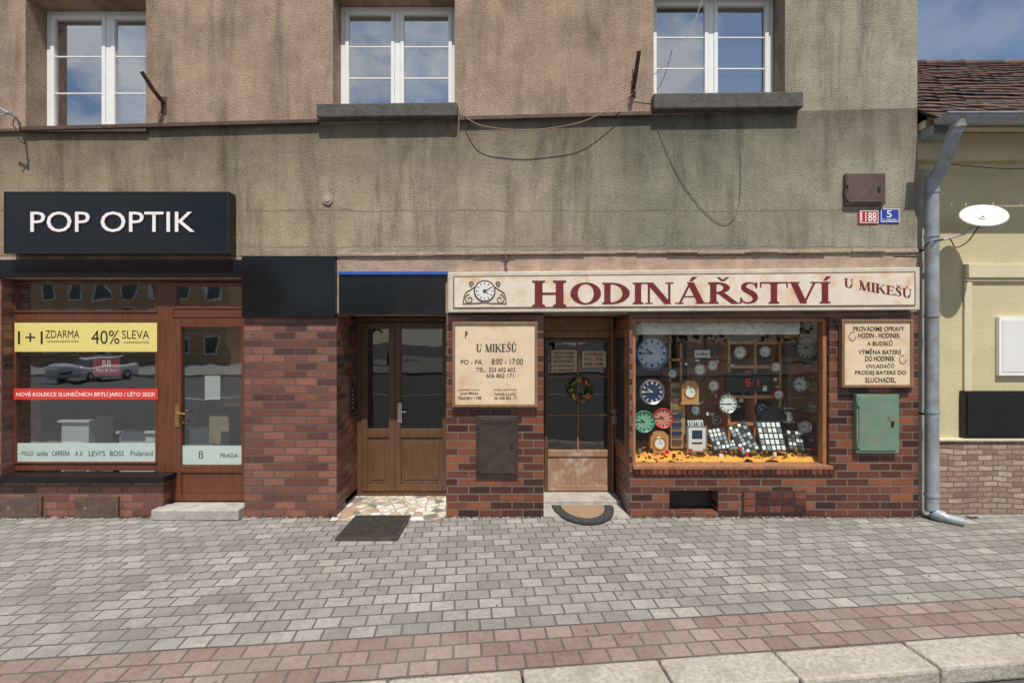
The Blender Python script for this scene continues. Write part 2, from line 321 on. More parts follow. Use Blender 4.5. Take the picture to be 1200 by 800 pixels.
def stem(x,w,f=.07): return [[(x-f,0),(x+w+f,0),(x+w+f,.05),(x+w,.1),(x,.1),(x-f,.05)],[(x,.1),(x+w,.1),(x+w,.9),(x,.9)],[(x,.9),(x+w,.9),(x+w+f,.95),(x+w+f,1),(x-f,1),(x-f,.95)]]
def st(pts,ws):
    pts=[Vector(p) for p in pts]; L=[];R=[]
    for i,p in enumerate(pts):
        t=(pts[min(i+1,len(pts)-1)]-pts[max(i-1,0)]).normalized(); n=Vector((-t.y,t.x)); w=ws[i]/2; L.append(p+n*w);R.append(p-n*w)
    return [[tuple(L[i]),tuple(L[i+1]),tuple(R[i+1]),tuple(R[i])] for i in range(len(pts)-1)]
def dg(x0,y0,x1,y1,w): return [[(x0-w/2,y0),(x0+w/2,y0),(x1+w/2,y1),(x1-w/2,y1)]]
def spath():
    ctrl=[((.52,.80),.05),((.46,.93),.06),((.32,.965),.07),((.17,.9),.13),((.13,.74),.17),((.24,.60),.2),((.40,.47),.21),((.49,.31),.18),((.46,.13),.13),((.31,.035),.07),((.15,.06),.06),((.06,.2),.05)]
    sp=smoothpath([(*c[0],c[1]) for c in ctrl],5)
    return st([(p.x,p.y) for p in sp],[p.z for p in sp])
G={
'H':(stem(.08,.2)+stem(.62,.2)+rc(.28,.46,.62,.54),.98),
'O':(arc(.5,.5,.48,.52,.25,.45,0,360,36),1.0),
'D':(stem(.08,.2)+arc(.28,.5,.6,.5,.37,.43,-90,90,24),.96),
'I':(stem(.08,.2),.40),
'N':(dg(.12,0,.12,1,.07)+rc(0,0,.24,.05)+dg(.76,0,.76,1,.07)+rc(.64,.95,.9,1)+dg(.14,1,.72,0,.22)+rc(-.04,.95,.2,1),.96),
'A':(dg(.12,0,.46,1,.075)+dg(.80,0,.46,1.0,.22)+rc(.22,.3,.7,.36)+rc(-.02,0,.26,.05)+rc(.62,0,1.0,.05),1.0),
'R':(stem(.08,.2)+arc(.28,.74,.42,.26,.21,.19,-90,90,18)+dg(.86,0,.42,.5,.23)+rc(.74,0,1.04,.05),1.0),
'S':(spath()+rc(.50,.72,.56,.98)+rc(.02,.02,.08,.28),.64),
'T':(stem(.34,.2)+rc(.0,.93,.88,1)+rc(0,.74,.05,1)+rc(.83,.74,.88,1),.92),
'V':(dg(.45,0,.14,1,.22)+dg(.47,0,.80,1,.075)+rc(-.03,.95,.33,1)+rc(.66,.95,.94,1),.94),
'U':(rc(.1,.3,.3,1)+rc(.7,.3,.77,1)+arc(.435,.32,.335,.34,.135,.27,180,360,18)+rc(.02,.95,.38,1)+rc(.6,.95,.87,1),.92),
'M':(dg(.12,0,.16,1,.07)+rc(.0,0,.25,.05)+dg(.17,1,.5,0,.2)+dg(.52,0,.84,1,.07)+dg(.9,0,.86,1,.2)+rc(.74,0,1.06,.05)+rc(.0,.95,.2,1)+rc(.8,.95,1.06,1),1.12),
'K':(stem(.08,.2)+dg(.28,.42,.76,1,.08)+dg(.82,0,.42,.6,.22)+rc(.68,0,1.0,.05)+rc(.62,.95,.9,1),.98),
'E':(stem(.08,.2)+rc(.28,.93,.7,1)+rc(.28,.47,.56,.53)+rc(.28,0,.74,.07)+rc(.65,.76,.7,1)+rc(.69,0,.74,.26)+rc(.51,.38,.56,.62),.8),
' ':([],.45)}
ACC={'Á':('A','a'),'Ř':('R','c'),'Í':('I','a'),'Š':('S','c'),'Ů':('U','o')}
def serif(s,x0,x1,z0,z1,y,mt,parent,name='lettering',skew=0,first=1.0,sh=0):
    tot=sum(G[ACC.get(c,(c,))[0]][1] for c in s)+(first-1)*G[s[0]][1]; k=(x1-x0)/tot; hz=z1-z0; M=MB(); cx=0; ly=0
    for i,c in enumerate(s):
        base=ACC.get(c,(c,'')); polys,adv=G[base[0]]; f=first if i==0 else 1; a=base[1] if len(base)>1 else ''
        P=list(polys); mid=(adv-.04)/2
        if a=='a': P=P+[[(mid-.06,1.06),(mid+.04,1.06),(mid+.2,1.26),(mid+.04,1.26)]]
        if a=='c': P=P+[[(mid-.05,1.05),(mid+.05,1.05),(mid+.2,1.24),(mid+.1,1.24)],[(mid-.05,1.05),(mid+.05,1.05),(mid-.1,1.24),(mid-.2,1.24)]]
        if a=='o': P=P+arc(mid,1.16,.12,.12,.07,.07,0,360,14)
        for p in P:
            ly=(ly+1)%9
            vs=[]
            for (gx,gy) in p:
                xx=x0+(cx+gx*f)*k; zz=z0+(gy*f-(f-1)*.5)*hz; vs.append((xx+sh*(zz-z0),y-.0004*ly,zz+skew*(xx-x0)))
            M.add(vs,[tuple(range(len(vs)))],mt)
        cx+=adv*f
    return M.build(name,parent,recalc=False)
# ------------------------------------------------------------ ground
ang=math.atan(.1035); O=Vector((0,-2.79,0))
def sheet(name,u0,u1,v0,v1,z0,z1,mt):
    m=MB(); m.box(u0,u1,v0,v1,z0,z1,mt); ob=m.build(name); ob.location=O; ob.rotation_euler=(0,0,ang); return ob
g=MB(); g.add([(-600,-600,-.13),(600,-600,-.13),(600,600,-.13),(-600,600,-.13)],[(0,1,2,3)],asphalt); g.build('ground',recalc=False)
root=empty('pavement')
a=sheet('grey_pavers',-14,16,.452,7,-.12,0,paverG); a.parent=root
a=sheet('red_paver_band',-14,16,.0,.45,-.12,-.002,paverR); a.parent=root
m=MB(); dm_=mat('moss_and_dust',(.10,.10,.055),.95,var=.5,vs=40,bmp=.8)
for i in range(1500):
    x=random.uniform(-7,5.9); 
    if X(395)<x<X(523) or X(637)<x<X(737): continue
    r=random.uniform(.004,.014); y=-.02-abs(random.gauss(0,.02)); 
    m.obox((x,y,.004),(r,0,0),(0,r,0),(0,0,.004),random.choice([dm_,dm_,asphalt,concrete]))
for i in range(260):
    x=random.uniform(-6,6); y=random.uniform(-2.1,-.1); r=random.uniform(.003,.008); a=random.uniform(0,3); m.obox((x,y,.004),(r*math.cos(a),r*math.sin(a),0),(-r*.6*math.sin(a),r*.6*math.cos(a),0),(0,0,.003),random.choice([dm_,asphalt,concrete,bark]))
ob=m.build('grit_and_moss',root)
kb=MB(); u=-14.3
while u<16:
    L=random.uniform(.85,1.05); j=random.uniform(-.006,.006)
    kb.box(u,u+L-.012,-.30+j,-.006+j*.5,-.125,.004+random.uniform(-.004,.004),kerbm); u+=L
k=kb.build('kerb',bevel=.022); k.location=O; k.rotation_euler=(0,0,ang)
m=MB(); m.box(-60,60,-13.2,-13.1,-.13,-.122,mat('road_paint',(.7,.7,.68),.7)); m.build('road_marking')
m=MB(); m.box(-90,90,-60,-26,-.13,.0,paverG); m.build('opposite_pavement')
# ------------------------------------------------------------ building
B=empty('apartment_building')
XL,XR=X(-190),X(1075); ZB=Z(300)
def wall_open(M,x0,x1,z0,z1,ops,y,dep,mt,rmt=None):
    xs=sorted({x0,x1,*[o[0] for o in ops],*[o[1] for o in ops]}); zs=sorted({z0,z1,*[o[2] for o in ops],*[o[3] for o in ops]})
    for i in range(len(xs)-1):
        for j in range(len(zs)-1):
            cx=(xs[i]+xs[i+1])/2; cz=(zs[j]+zs[j+1])/2
            if any(o[0]<cx<o[1] and o[2]<cz<o[3] for o in ops): continue
            M.quadplane(xs[i],xs[i+1],zs[j],zs[j+1],y,mt)
    for a,b,c,d in ops:
        r=rmt or mt
        M.add([(a,y,c),(a,y,d),(a,y+dep,d),(a,y+dep,c)],[(0,1,2,3)],r); M.add([(b,y,c),(b,y+dep,c),(b,y+dep,d),(b,y,d)],[(0,1,2,3)],r)
        M.add([(a,y,c),(a,y+dep,c),(b,y+dep,c),(b,y,c)],[(0,1,2,3)],r); M.add([(a,y,d),(b,y,d),(b,y+dep,d),(a,y+dep,d)],[(0,1,2,3)],r)
wins=[(X(30),X(171),Z(152),6.62),(X(390),X(533),Z(127),6.68),(X(766),X(920),Z(115),6.80)]
up2=[(a,b,c+3.1,d+3.1) for a,b,c,d in wins]
m=MB(); wall_open(m,XL,XR,ZB,10.8,wins+up2,0,.30,stuccoM); m.build('upper_wall',B,recalc=False)
m=MB(); m.box(XL,XL+.3,.3,9,0,10.8,stuccoM); m.box(XR-.3,XR,.31,9,0,10.8,stuccoM); m.box(XL+.3,XR-.3,8.7,9,0,10.8,stuccoM)
m.box(XL+.3,XR-.3,.9,8.7,10.6,10.8,roomd); m.box(XR-.3,XR,0.002,.31,3.3,10.8,stuccoM); m.build('side_and_back_walls',B)
m=MB()
m.add([(XL-.3,-.5,10.8),(XR+.3,-.5,10.8),(XR+.3,4.5,13.6),(XL-.3,4.5,13.6),(XL-.3,9.5,10.8),(XR+.3,9.5,10.8)],[(0,1,2,3),(3,2,5,4),(0,3,4),(1,5,2),(0,4,5,1)],tiles[0]); m.build('roof',B)
def pvc(name,o,mull,d=.27,blinds=(1,1),glass=glassU):
    x0,x1,z0,z1=o; M=MB(); G_=MB(); w=.065
    M.frame(x0+.002,x1-.002,z0+.002,z1-.002,w,d,d+.07,white); M.box(mull-.035,mull+.035,d-.012,d+.07,z0+w,z1-w,white)
    for k,(a,b) in enumerate(((x0+w,mull-.035),(mull+.035,x1-w))):
        M.frame(a+.002,b-.002,z0+w+.002,z1-w-.002,.05,d-.02,d+.05,white)
        G_.quadplane(a+.05,b-.05,z0+w+.05,z1-w-.05,d+.01,glass)
        n=3
        for i in range(1,n):
            zz=z0+w+.05+(z1-z0-2*w-.1)*i/n; M.box(a+.05,b-.05,d+.002,d+.02,zz-.010,zz+.010,white)
    M.build(name+'_frame',B,bevel=.006); G_.build(name+'_glass',B,recalc=False)
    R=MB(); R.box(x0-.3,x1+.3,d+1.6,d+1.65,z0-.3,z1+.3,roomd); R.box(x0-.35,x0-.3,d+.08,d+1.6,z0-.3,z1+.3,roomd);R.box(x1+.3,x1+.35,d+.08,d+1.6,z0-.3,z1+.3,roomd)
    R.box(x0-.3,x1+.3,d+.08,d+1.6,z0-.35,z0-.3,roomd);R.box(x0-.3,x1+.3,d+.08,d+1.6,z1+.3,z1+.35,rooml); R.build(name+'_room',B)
    Bl=MB()
    for k,(a,b) in enumerate(((x0+w+.06,mull-.09),(mull+.09,x1-w-.06))):
        if not blinds[k]: continue
        zt=z1-w-.05; zb=z0+w+.05+(1-blinds[k])*(zt-z0); zz=zt
        while zz>zb:
            Bl.obox(((a+b)/2,d+.06,zz),((b-a)/2,0,0),(0,.011,-.010),(0,.0007,.0008),blindm); zz-=.034
    if Bl.v: Bl.build(name+'_blind',B)
pvc('bedroom_window',wins[0],X(128,.27),blinds=(.12,.9)); pvc('kitchen_window',wins[1],X(466,.27),blinds=(.25,1)); pvc('living_room_window',wins[2],X(833,.27),blinds=(.0,1))
for i,o in enumerate(up2): pvc('top_window_%d'%i,o,(o[0]+o[1])/2,blinds=(1,1))
m=MB()
def slab(M,p0,p1,t,y0,y1,mt):
    x0,z0=X(p0[0]),Z(p0[1]); x1,z1=X(p1[0]),Z(p1[1]); t=t/92
    M.hexa([(x0,y0,z0-t),(x1,y0,z1-t),(x1,y0,z1),(x0,y0,z0),(x0,y1,z0-t),(x1,y1,z1-t),(x1,y1,z1+.01),(x0,y1,z0+.01)],mt)
slab(m,(28,151),(374,142),4,-.06,.05,flash); slab(m,(539,139),(762,133),4,-.06,.05,flash); slab(m,(-190,156),(28,152),3,-.03,.05,flash)
m.build('ledge_flashing',B)
m=MB(); slab(m,(375,127),(537,125),16,-.12,.27,darkconc); slab(m,(763,115),(935,113),18,-.12,.27,darkconc); m.build('window_sills',B,bevel=.015)
m=MB(); m.pbox(30,150,171,154,-.05,.27,flash); m.build('sill_sheet',B)
yb=-.015
m=MB()
m.box(XL,X(3),yb,.5,0,Z(326),brickL); m.box(X(287),X(395),yb,.9,0,Z(370),brickL)
m.box(X(3)+.001,X(192),yb,.3,0,Z(563),brickL)
m.build('brick_piers_left',B,bevel=.006)
m=MB(); m.box(X(523),X(637),yb,.9,0,Z(368),brickR); m.build('brick_pier_centre',B,bevel=.006)
m=MB(); wall_open(m,X(737),XR-.004,0,Z(365),[(X(741),X(971),Z(549),Z(372)),(X(784),X(841),Z(600),Z(574))],yb,.18,brickR)
m.add([(X(737),yb,0),(X(737),.9,0),(X(737),.9,Z(549)),(X(737),yb,Z(549))],[(0,1,2,3)],brickR)
m.build('brick_wall_right',B,recalc=False)
m=MB(); m.box(X(775),X(850),.17,.2,0,.4,black)
m.box(X(737)+.002,X(741)-.002,.0,.85,Z(549),Z(372),oldwood)
m.box(X(737)-.012,X(737)+.001,.1,.8,Z(535),Z(385),oldwood)
m.box(X(737)-.018,X(737)-.012,.2,.7,Z(525),Z(395),mat('side_glass_dark',(.03,.03,.035),.1)); m.build('doorway_side_panel',B,bevel=.004)
RL=[mat('rowlock_a',(.10,.03,.02),.25,var=.3),mat('rowlock_b',(.05,.018,.015),.25,var=.3),mat('rowlock_c',(.17,.055,.035),.3,var=.3)]
m=MB()
for i in range(34):
    x0=X(742)+i*.0748; m.box(x0+.004,x0+.071,yb-.03,.1,Z(555),Z(549)+.004,random.choice(RL))
m.build('rowlock_course',B,bevel=.006)
m=MB(); m.pbox(870,575,945,602,-.03,.0,mat('vent_cover_dark',(.035,.028,.026),.7,var=.4))
for i in range(5): 
    for j in range(3): m.pbox(872+15*i,577+8*j,885+15*i,584+8*j,-.036,-.03,random.choice(RL))
m.build('cellar_vent_cover',B,bevel=.003)
m=MB(); m.box(X(395)+.001,XR-.002,.002,.9,Z(367),ZB,pinkpl); m.box(XL,X(395),.004,.5,Z(326)+.001,ZB,pinkpl); m.box(X(287),X(395),.002,.5,Z(370),Z(326),pinkpl)
m.build('lintel_wall',B)
m=MB(); px=395
while px<1074:
    nx=min(px+random.uniform(20,60),1075); slab(m,(px,297-(px-395)*.007),(nx,297-(nx-395)*.007),3+random.uniform(-1,1),-.03+random.uniform(-.012,.012),.02,pinkpl); px=nx+.15
m.build('lintel_ledge',B,bevel=.004)
m=MB(); m.box(XL,X(287)-.003,-.05,.01,Z(325),Z(305),blackg); m.box(X(287),X(395),-.075,.01,Z(372),Z(301),blackg)
m.pbox(397,322,522,368,-.03,.01,blackg); m.build('black_stone_fascia',B,bevel=.004)
m=MB(); m.pbox(396,318,524,321.5,-.05,.01,blue); m.build('blue_strip',B)
# optician shopfront
d=.15
m=MB(); gl=MB()
m.box(X(3)+.002,X(287)-.002,d,d+.08,Z(330,d),Z(324),mahog)
m.box(X(3)+.002,X(17,d),d,d+.08,Z(551,d),Z(330,d),mahog)
m.box(X(185,d),X(203,d),d-.01,d+.08,Z(588,d),Z(330,d),mahog)
m.box(X(17,d),X(185,d),d,d+.08,Z(375,d),Z(366,d),mahog); m.box(X(17,d),X(185,d),d,d+.08,Z(551,d),Z(543,d),mahog)
m.frame(X(17,d)+.001,X(185,d)-.001,Z(543,d)+.001,Z(375,d)-.001,.025,d-.015,d+.06,mahog)
m.frame(X(17,d)+.001,X(185,d)-.001,Z(366,d)+.001,Z(331,d)-.001,.025,d-.015,d+.06,mahog)
gl.quadplane(X(17,d),X(185,d),Z(543,d),Z(375,d),d+.02,glassS); gl.quadplane(X(17,d),X(185,d),Z(366,d),Z(330,d),d+.02,glassS)
m.box(X(203,d),X(287)-.002,d,d+.08,Z(372,d),Z(362,d),mahog)
m.frame(X(203,d)+.001,X(290,d),Z(362,d),Z(331,d),.05,d-.01,d+.05,mahog); gl.quadplane(X(205,d),X(290,d),Z(360,d),Z(333,d),d+.02,glassS)
m.box(X(203,d)+.004,X(213,d),d-.02,d+.06,Z(586,d),Z(373,d),mahog); m.box(X(284,d),X(289,d),d-.02,d+.06,Z(586,d),Z(373,d),mahog)
m.box(X(213,d),X(284,d),d-.02,d+.06,Z(383,d),Z(373,d),mahog); m.box(X(213,d),X(284,d),d-.02,d+.06,Z(553,d),Z(545,d),mahog); m.box(X(213,d),X(284,d),d-.02,d+.06,Z(586,d),Z(578,d),mahog)
m.box(X(213,d),X(284,d),d,d+.04,Z(578,d),Z(553,d),mahog)
gl.quadplane(X(213,d),X(284,d),Z(545,d),Z(383,d),d+.02,glassS)
m.build('optician_shopfront_frame',B,bevel=.006); gl.build('optician_shopfront_glass',B,recalc=False)
m=MB(); m.pbox(205,474,210,500,d-.03,d-.02,gold); m.tube([PP(207.5,484,d-.03),PP(207.5,484,d-.08),PP(214,484.5,d-.085),PP(217,485,d-.08)],.009,gold); m.disc(X(207.5),Z(494,d),.012,d-.04,d-.03,gold,12); m.build('optician_door_handle',B)
m=MB(); m.box(XL,X(192,-.1),-.10,d+.0,Z(563)+.001,Z(556),blackg); m.build('black_stone_sill',B,bevel=.006)
m=MB(); m.box(X(178,-.12),X(287)-.003,-.14,d+.3,.0,Z(588,d),concrete); m.build('optician_door_step',B,bevel=.015)
for a in (-2,88):
    m=MB(); m.pbox(a,582,a+50,610,-.05,.0,browncab); m.pbox(a+4,585,a+46,606,-.056,-.05,browncab); m.pbox(a+10,594,a+13,597,-.06,-.056,steel); m.build('cellar_hatch',B,bevel=.006)
m=MB(); x0,x1=X(-150),X(395)
m.box(x0,x1,4.2,4.25,0,3.2,rooml); m.box(x0-.05,x0,.3,4.2,0,3.2,rooml); m.box(x1-.3,x1-.25,.95,4.2,0,3.2,rooml); m.box(x0,x1,.25,4.2,3.15,3.2,rooml); m.box(x0,x1,.31,4.2,.05,.12,roomf); m.build('optician_room',B)
dk=empty('display_counter'); m=MB(); wt=mat('white_laminate',(.72,.74,.74),.4,var=.03)
for (a,b,c,e,y) in ((20,508,46,560,.75),(72,492,104,560,.6),(140,505,182,560,.7),(222,500,250,560,1.0)):
    x0_,x1_=X(a,y),X(c,y); zt=Z(b,y); m.box(x0_,x1_,y,y+.4,.12,zt-.03,wt); m.box(x0_-.03,x1_+.03,y-.03,y+.43,zt-.03,zt,wt); 
    for k in range(3): m.box(x0_+.03,x1_-.03,y-.01,y,.2+k*.22,.38+k*.22,wt)
    for k in range(4):
        xx=x0_+.06+k*(x1_-x0_-.1)/4; m.ring(xx,zt+.05,.022,.03,y+.1,y+.11,black,12); m.ring(xx+.065,zt+.05,.022,.03,y+.1,y+.11,black,12); m.box(xx-.02,xx+.085,y+.11,y+.16,zt,zt+.02,blackp)
m.build('counter',dk,bevel=.005)
sh=empty('spectacle_shelf'); m=MB()
for k in range(5): m.box(X(-100,3.8),X(330,3.8),3.85,4.18,.7+.42*k,.73+.42*k,wt)
for k in range(12): m.box(X(-100,3.8)+k*.75,X(-100,3.8)+k*.75+.03,3.84,4.19,.12,2.8,wt)
for k in range(5):
    for i in range(26):
        xx=X(-100,3.8)+.1+i*.33; m.ring(xx,.79+.42*k,.022,.03,3.9,3.91,black,10); m.ring(xx+.07,.79+.42*k,.022,.03,3.9,3.91,black,10)
m.build('shelves',sh)
ps=empty('advertising_poster'); m=MB(); m.box(X(240,.35),X(258,.35),.35,.36,Z(468,.35),Z(440,.35),paper); m.box(X(262,.7),X(282,.7),.7,.72,Z(475,.7),Z(430,.7),mat('poster_brown',(.25,.15,.09),.5)); m.box(X(218,.9),X(232,.9),.9,.91,Z(500,.9),Z(455,.9),mat('poster_navy',(.05,.07,.1),.5)); m.box(X(245,.8),X(268,.8),.8,.81,Z(520,.8),Z(486,.8),mat('poster_cream',(.4,.34,.2),.5)); m.build('sheet',ps)
ps=empty('red_window_sticker'); m=MB(); m.pbox(109,419,141,440,d+.030,d+.034,redd); m.build('card',ps); ptext('RB',120,422,130,429,d+.029,letter,ps); ptext('Ray & Sun',113,432,137,436,d+.029,letter,ps)
bn=empty('yellow_sale_banner'); m=MB(); m.pbox(17,378,184,412,d-.021,d-.018,yellow); m.build('sheet',bn); yy=d-.0225
ptext('1+1',21,388,50,403,yy,black,bn); ptext('ZDARMA',53,387,93,396,yy,black,bn); ptext('na konkurenční brýle',55,398,92,402,yy,black,bn)
ptext('40%',107,387,140,403,yy,black,bn); ptext('SLEVA',143,387,175,397,yy,black,bn); ptext('na jednoohniskové čočky',145,399,175,403,yy,black,bn)
bn=empty('red_promo_banner'); m=MB(); m.pbox(16,455,185,468,d-.021,d-.018,redb); m.build('sheet',bn)
ptext('NOVÉ KOLEKCE SLUNEČNÍCH BRÝLÍ JARO / LÉTO 2023!',19,458,181,465.5,yy,letter,bn,.01)
bn=empty('frosted_brand_strip'); m=MB(); m.pbox(18,519,184,542,d+.012,d+.016,frost); m.pbox(214,522,283,544,d+.012,d+.016,frost); m.build('film',bn); yy=d+.0105
ptext('~ POLO',21,528.5,39,533.5,yy,black,bn);
for s_,a,b in (('carolina',43,56),('CARRERA',61,82),('A X',88,97),("LEVI'S",104,123),('BOSS',129,145),('Polaroid',153,179)): ptext(s_,a,528,b,534,yy,black,bn)
ptext('PRADA',258,531,279,536,yy,black,bn); ptext('ß',233,528,238,537,yy,black,bn)
S=empty('optician_sign'); m=MB(); x0,x1=X(5,-.16),X(268,-.16); zt,zb=Z(225,-.16),Z(297,-.16)
m.box(x0,x1,-.16,-.005,zb,zt,signblk); m.build('sign_box',S,bevel=.008); m=MB(); m.frame(x0-.004,x1+.004,zb-.004,zt+.004,.02,-.165,-.02,blackp); m.build('sign_rim',S,bevel=.003)
t=ptext('POP OPTIK',36,248,228,272,-.172,letter,S,0); sd=t.modifiers.new('Solid','SOLIDIFY'); sd.thickness=.010; sd.offset=0
k_=empty('wall_junction_box'); m=MB(); m.disc(X(384),Z(234),.07,-.02,.01,pinkpl,20); m.disc(X(384),Z(234),.04,-.03,-.02,concrete,16); m.build('cap',k_,bevel=.006)
# entrance doorway
d=.76
m=MB(); m.box(X(395),X(523),-.0,d+.3,.0,.012,crazy); m.build('entrance_crazy_paving',B)
m=MB(); m.add([(X(395)-.04,-.16,.006),(X(523)-.02,-.14,.006),(X(523)-.02,.0,.006),(X(395)-.04,0,.006)],[(0,1,2,3)],crazy); m.build('entrance_crazy_apron',B,recalc=False)
m=MB(); gl=MB(); zt=Z(368)-.003; zb=.013
m.frame(X(395)+.002,X(523)-.002,zb,zt,.07,d,d+.09,walnut)
xc=X(463,d)
for a,b in ((X(395)+.075,xc-.002),(xc+.002,X(523)-.075)):
    z1_,z0_=zt-.075,zb+.075; w=.085
    zg=Z(502,d); zp=Z(512,d)
    m.box(a,a+w,d-.02,d+.05,z0_,z1_,walnut); m.box(b-w,b,d-.02,d+.05,z0_,z1_,walnut)
    m.box(a+w,b-w,d-.02,d+.05,z1_-.09,z1_,walnut); m.box(a+w,b-w,d-.02,d+.05,zp,zg,walnut); m.box(a+w,b-w,d-.02,d+.05,z0_,z0_+.1,walnut)
    m.box(a+w,b-w,d+.0,d+.03,z0_+.1,zp,walnut); m.box(a+w+.05,b-w-.05,d-.012,d+.0,z0_+.16,zp-.06,walnut)
    gl.quadplane(a+w,b-w,zg,z1_-.09,d+.01,glassD)
m.build('entrance_double_door',B,bevel=.006); gl.build('entrance_door_glass',B,recalc=False)
m=MB(); m.pbox(466,472,471,495,d-.03,d-.02,steel); m.tube([PP(468,482,d-.03),PP(468,482,d-.08),PP(476,482.5,d-.08)],.009,steel); m.build('entrance_door_handle',B)
m=MB(); m.box(X(380),X(530),d+1.5,d+1.55,0,2.7,clothdk); m.build('hall_wall',B)
ib=empty('intercom_panel'); m=MB(); m.box(X(395)-.0,X(395)+.03,.45,.58,1.25,1.65,blackp)
for i in range(5): m.box(X(395)+.03,X(395)+.034,.49,.54,1.3+.06*i,1.33+.06*i,steel)
m.build('panel',ib,bevel=.004)
# watch shop doorway
d=.8
m=MB(); gl=MB(); xa,xb=X(637)+.002,X(737)-.02; zt=Z(368)-.003; zb=.06
m.frame(xa,xb,zb,zt,.06,d,d+.09,oldwood); m.box(xa+.06,xb-.06,d-.01,d+.09,Z(396,d),Z(388,d),oldwood)
m.box(xa+.06,xb-.06,d+.01,d+.05,Z(388,d),zt-.06,oldwood)
la,lb=xa+.065,X(716,d); m.box(lb,xb-.06,d+.005,d+.08,zb+.06,Z(396,d),oldwood); w=.05
zl0,zl1=zb+.02,Z(397,d); zg0=Z(527,d); zg1=zl1-.05
m.box(la,la+w,d-.02,d+.04,zl0,zl1,walnut); m.box(lb-w,lb-.002,d-.02,d+.04,zl0,zl1,walnut); m.box(la+w,lb-w,d-.02,d+.04,zg1,zl1,walnut)
m.box(la+w,lb-w,d-.02,d+.04,zg0-.09,zg0,wornwood); m.box(la+w,lb-w,d+.0,d+.03,zl0+.08,zg0-.09,wornwood); m.box(la+w,lb-w,d-.018,d+.04,zl0,zl0+.08,wornwood)
xm=(la+lb)/2; m.box(xm-.012,xm+.012,d-.012,d+.02,zg0,zg1,oldwood)
for py in (441,486): m.box(la+w,lb-w,d-.010,d+.018,Z(py,d)-.012,Z(py,d)+.012,oldwood)
gl.quadplane(la+w,lb-w,zg0,zg1,d+.022,glassD)
m.build('watch_shop_door',B,bevel=.005); gl.build('watch_shop_door_glass',B,recalc=False)
m=MB(); m.pbox(717,480,721,497,d-.02,d-.005,steel); m.tube([PP(719,486,d-.02),PP(719,486,d-.07),PP(712,486,d-.07)],.009,black); m.build('watch_shop_door_handle',B)
pn=empty('door_notice'); m=MB(); m.pbox(646,410,676,436,d-.026,d-.022,beigep); m.pbox(682,411,710,430,d-.026,d-.022,beigep); m.build('notice_sheets',pn); yy=d-.028
for i,s_ in enumerate(['PROVÁDÍME','OPRAVY HODIN','HODINEK','A BUDÍKŮ','U MIKEŠŮ']): ptext(s_,649,411.5+i*5,673,414.7+i*5,yy,black,pn,.02)
for i,s_ in enumerate(['OTEVŘENO','PO - PÁ','8:00-17:00']): ptext(s_,685,412.5+i*6,707,416.5+i*6,yy,black,pn,.02)
wr=empty('flower_wreath'); m=MB(); cx,cz=X(680,d),Z(456,d)
for i in range(520):
    a=random.uniform(0,6.283); r=.14+random.gauss(0,.028); y=d-.05+random.gauss(0,.018); c=Vector((cx+r*math.cos(a),y,cz+r*math.sin(a)))
    u=Vector((random.gauss(0,1),random.gauss(0,.6),random.gauss(0,1))).normalized()*.022; v=u.cross(Vector((random.random(),1,random.random()))).normalized()*.009
    m.add([c-u,c+v,c+u,c-v],[(0,1,2,3)],leafm)
for i in range(40):
    a=random.uniform(0,6.283); r=.14+random.gauss(0,.02); mm=random.choice([flower,flower,orange,mat('wreath_green_light',(.15,.3,.08),.6)])
    c=Vector((cx+r*math.cos(a),d-.08,cz+r*math.sin(a)))
    for k in range(6):
        b=k*1.047; p=Vector((math.cos(b),-.3,math.sin(b)))*.022; q=Vector((math.cos(b+.5),-.3,math.sin(b+.5)))*.017; q2=Vector((math.cos(b-.5),-.3,math.sin(b-.5)))*.017; m.add([c,c+q,c+p,c+q2],[(0,1,2,3)],mm)
m.build('leaves_and_flowers',wr,recalc=False)
m=MB(); m.box(X(637)+.003,X(737)-.003,.42,1.0,.001,.06,concrete); m.build('threshold_step',B,bevel=.012)
m=MB(); m.box(X(637)+.003,X(737)-.003,-.02,.42,.001,.012,concrete); m.build('doorway_floor',B)
dm=empty('doormat'); m=MB()
def half(r,rd,z,mt,yo):
    n=28; cxm=X(686,.05); pts=[(cxm+r*math.cos(math.pi+math.pi*i/n),yo+rd*math.sin(math.pi+math.pi*i/n)) for i in range(n+1)]
    vs=[(x,y,.013) for x,y in pts]+[(x,y,z) for x,y in pts]; k=n+1
    m.add(vs,[tuple(range(k,2*k)),tuple(reversed(range(k)))]+[(i,i+1,k+i+1,k+i) for i in range(n)]+[(n,0,k,2*k-1)],mt)
half(.41,.66,.024,rubber,.36); half(.29,.47,.03,coir,.345); m.build('mat_body',dm)
m=MB()
for i in range(12):
    a=math.pi+math.pi*(i+.5)/12; m.tube([(X(686,.05)+.35*math.cos(a)+.035*math.cos(t*.785),.355+.56*math.sin(a)+.04*math.sin(t*.785),.026) for t in range(9)],.006,mat('mat_light_rubber',(.09,.09,.09),.8),6)
m.build('mat_pattern',dm)
gt=empty('boot_scraper_grate'); m=MB(); x0,x1,y0,y1=-1.98,-1.28,-.74,-.04; gm=mat('grate_iron',(.085,.075,.065),.55,.4,var=.4,vs=20)
m.box(x0,x1,y0,y1,.001,.006,black)
for a in ((x0,x1,y0,y0+.03),(x0,x1,y1-.03,y1),(x0,x0+.03,y0+.03,y1-.03),(x1-.03,x1,y0+.03,y1-.03)): m.box(*a,.006,.034,gm)
n=16
for i in range(n): yy=y0+.05+i*(y1-y0-.1)/(n-1); m.box(x0+.03,x1-.03,yy-.009,yy+.009,.008,.03,gm)
for i in range(1,3): xx=x0+i*(x1-x0)/3; m.box(xx-.006,xx+.006,y0+.03,y1-.03,.01,.033,gm)
m.build('grid',gt)
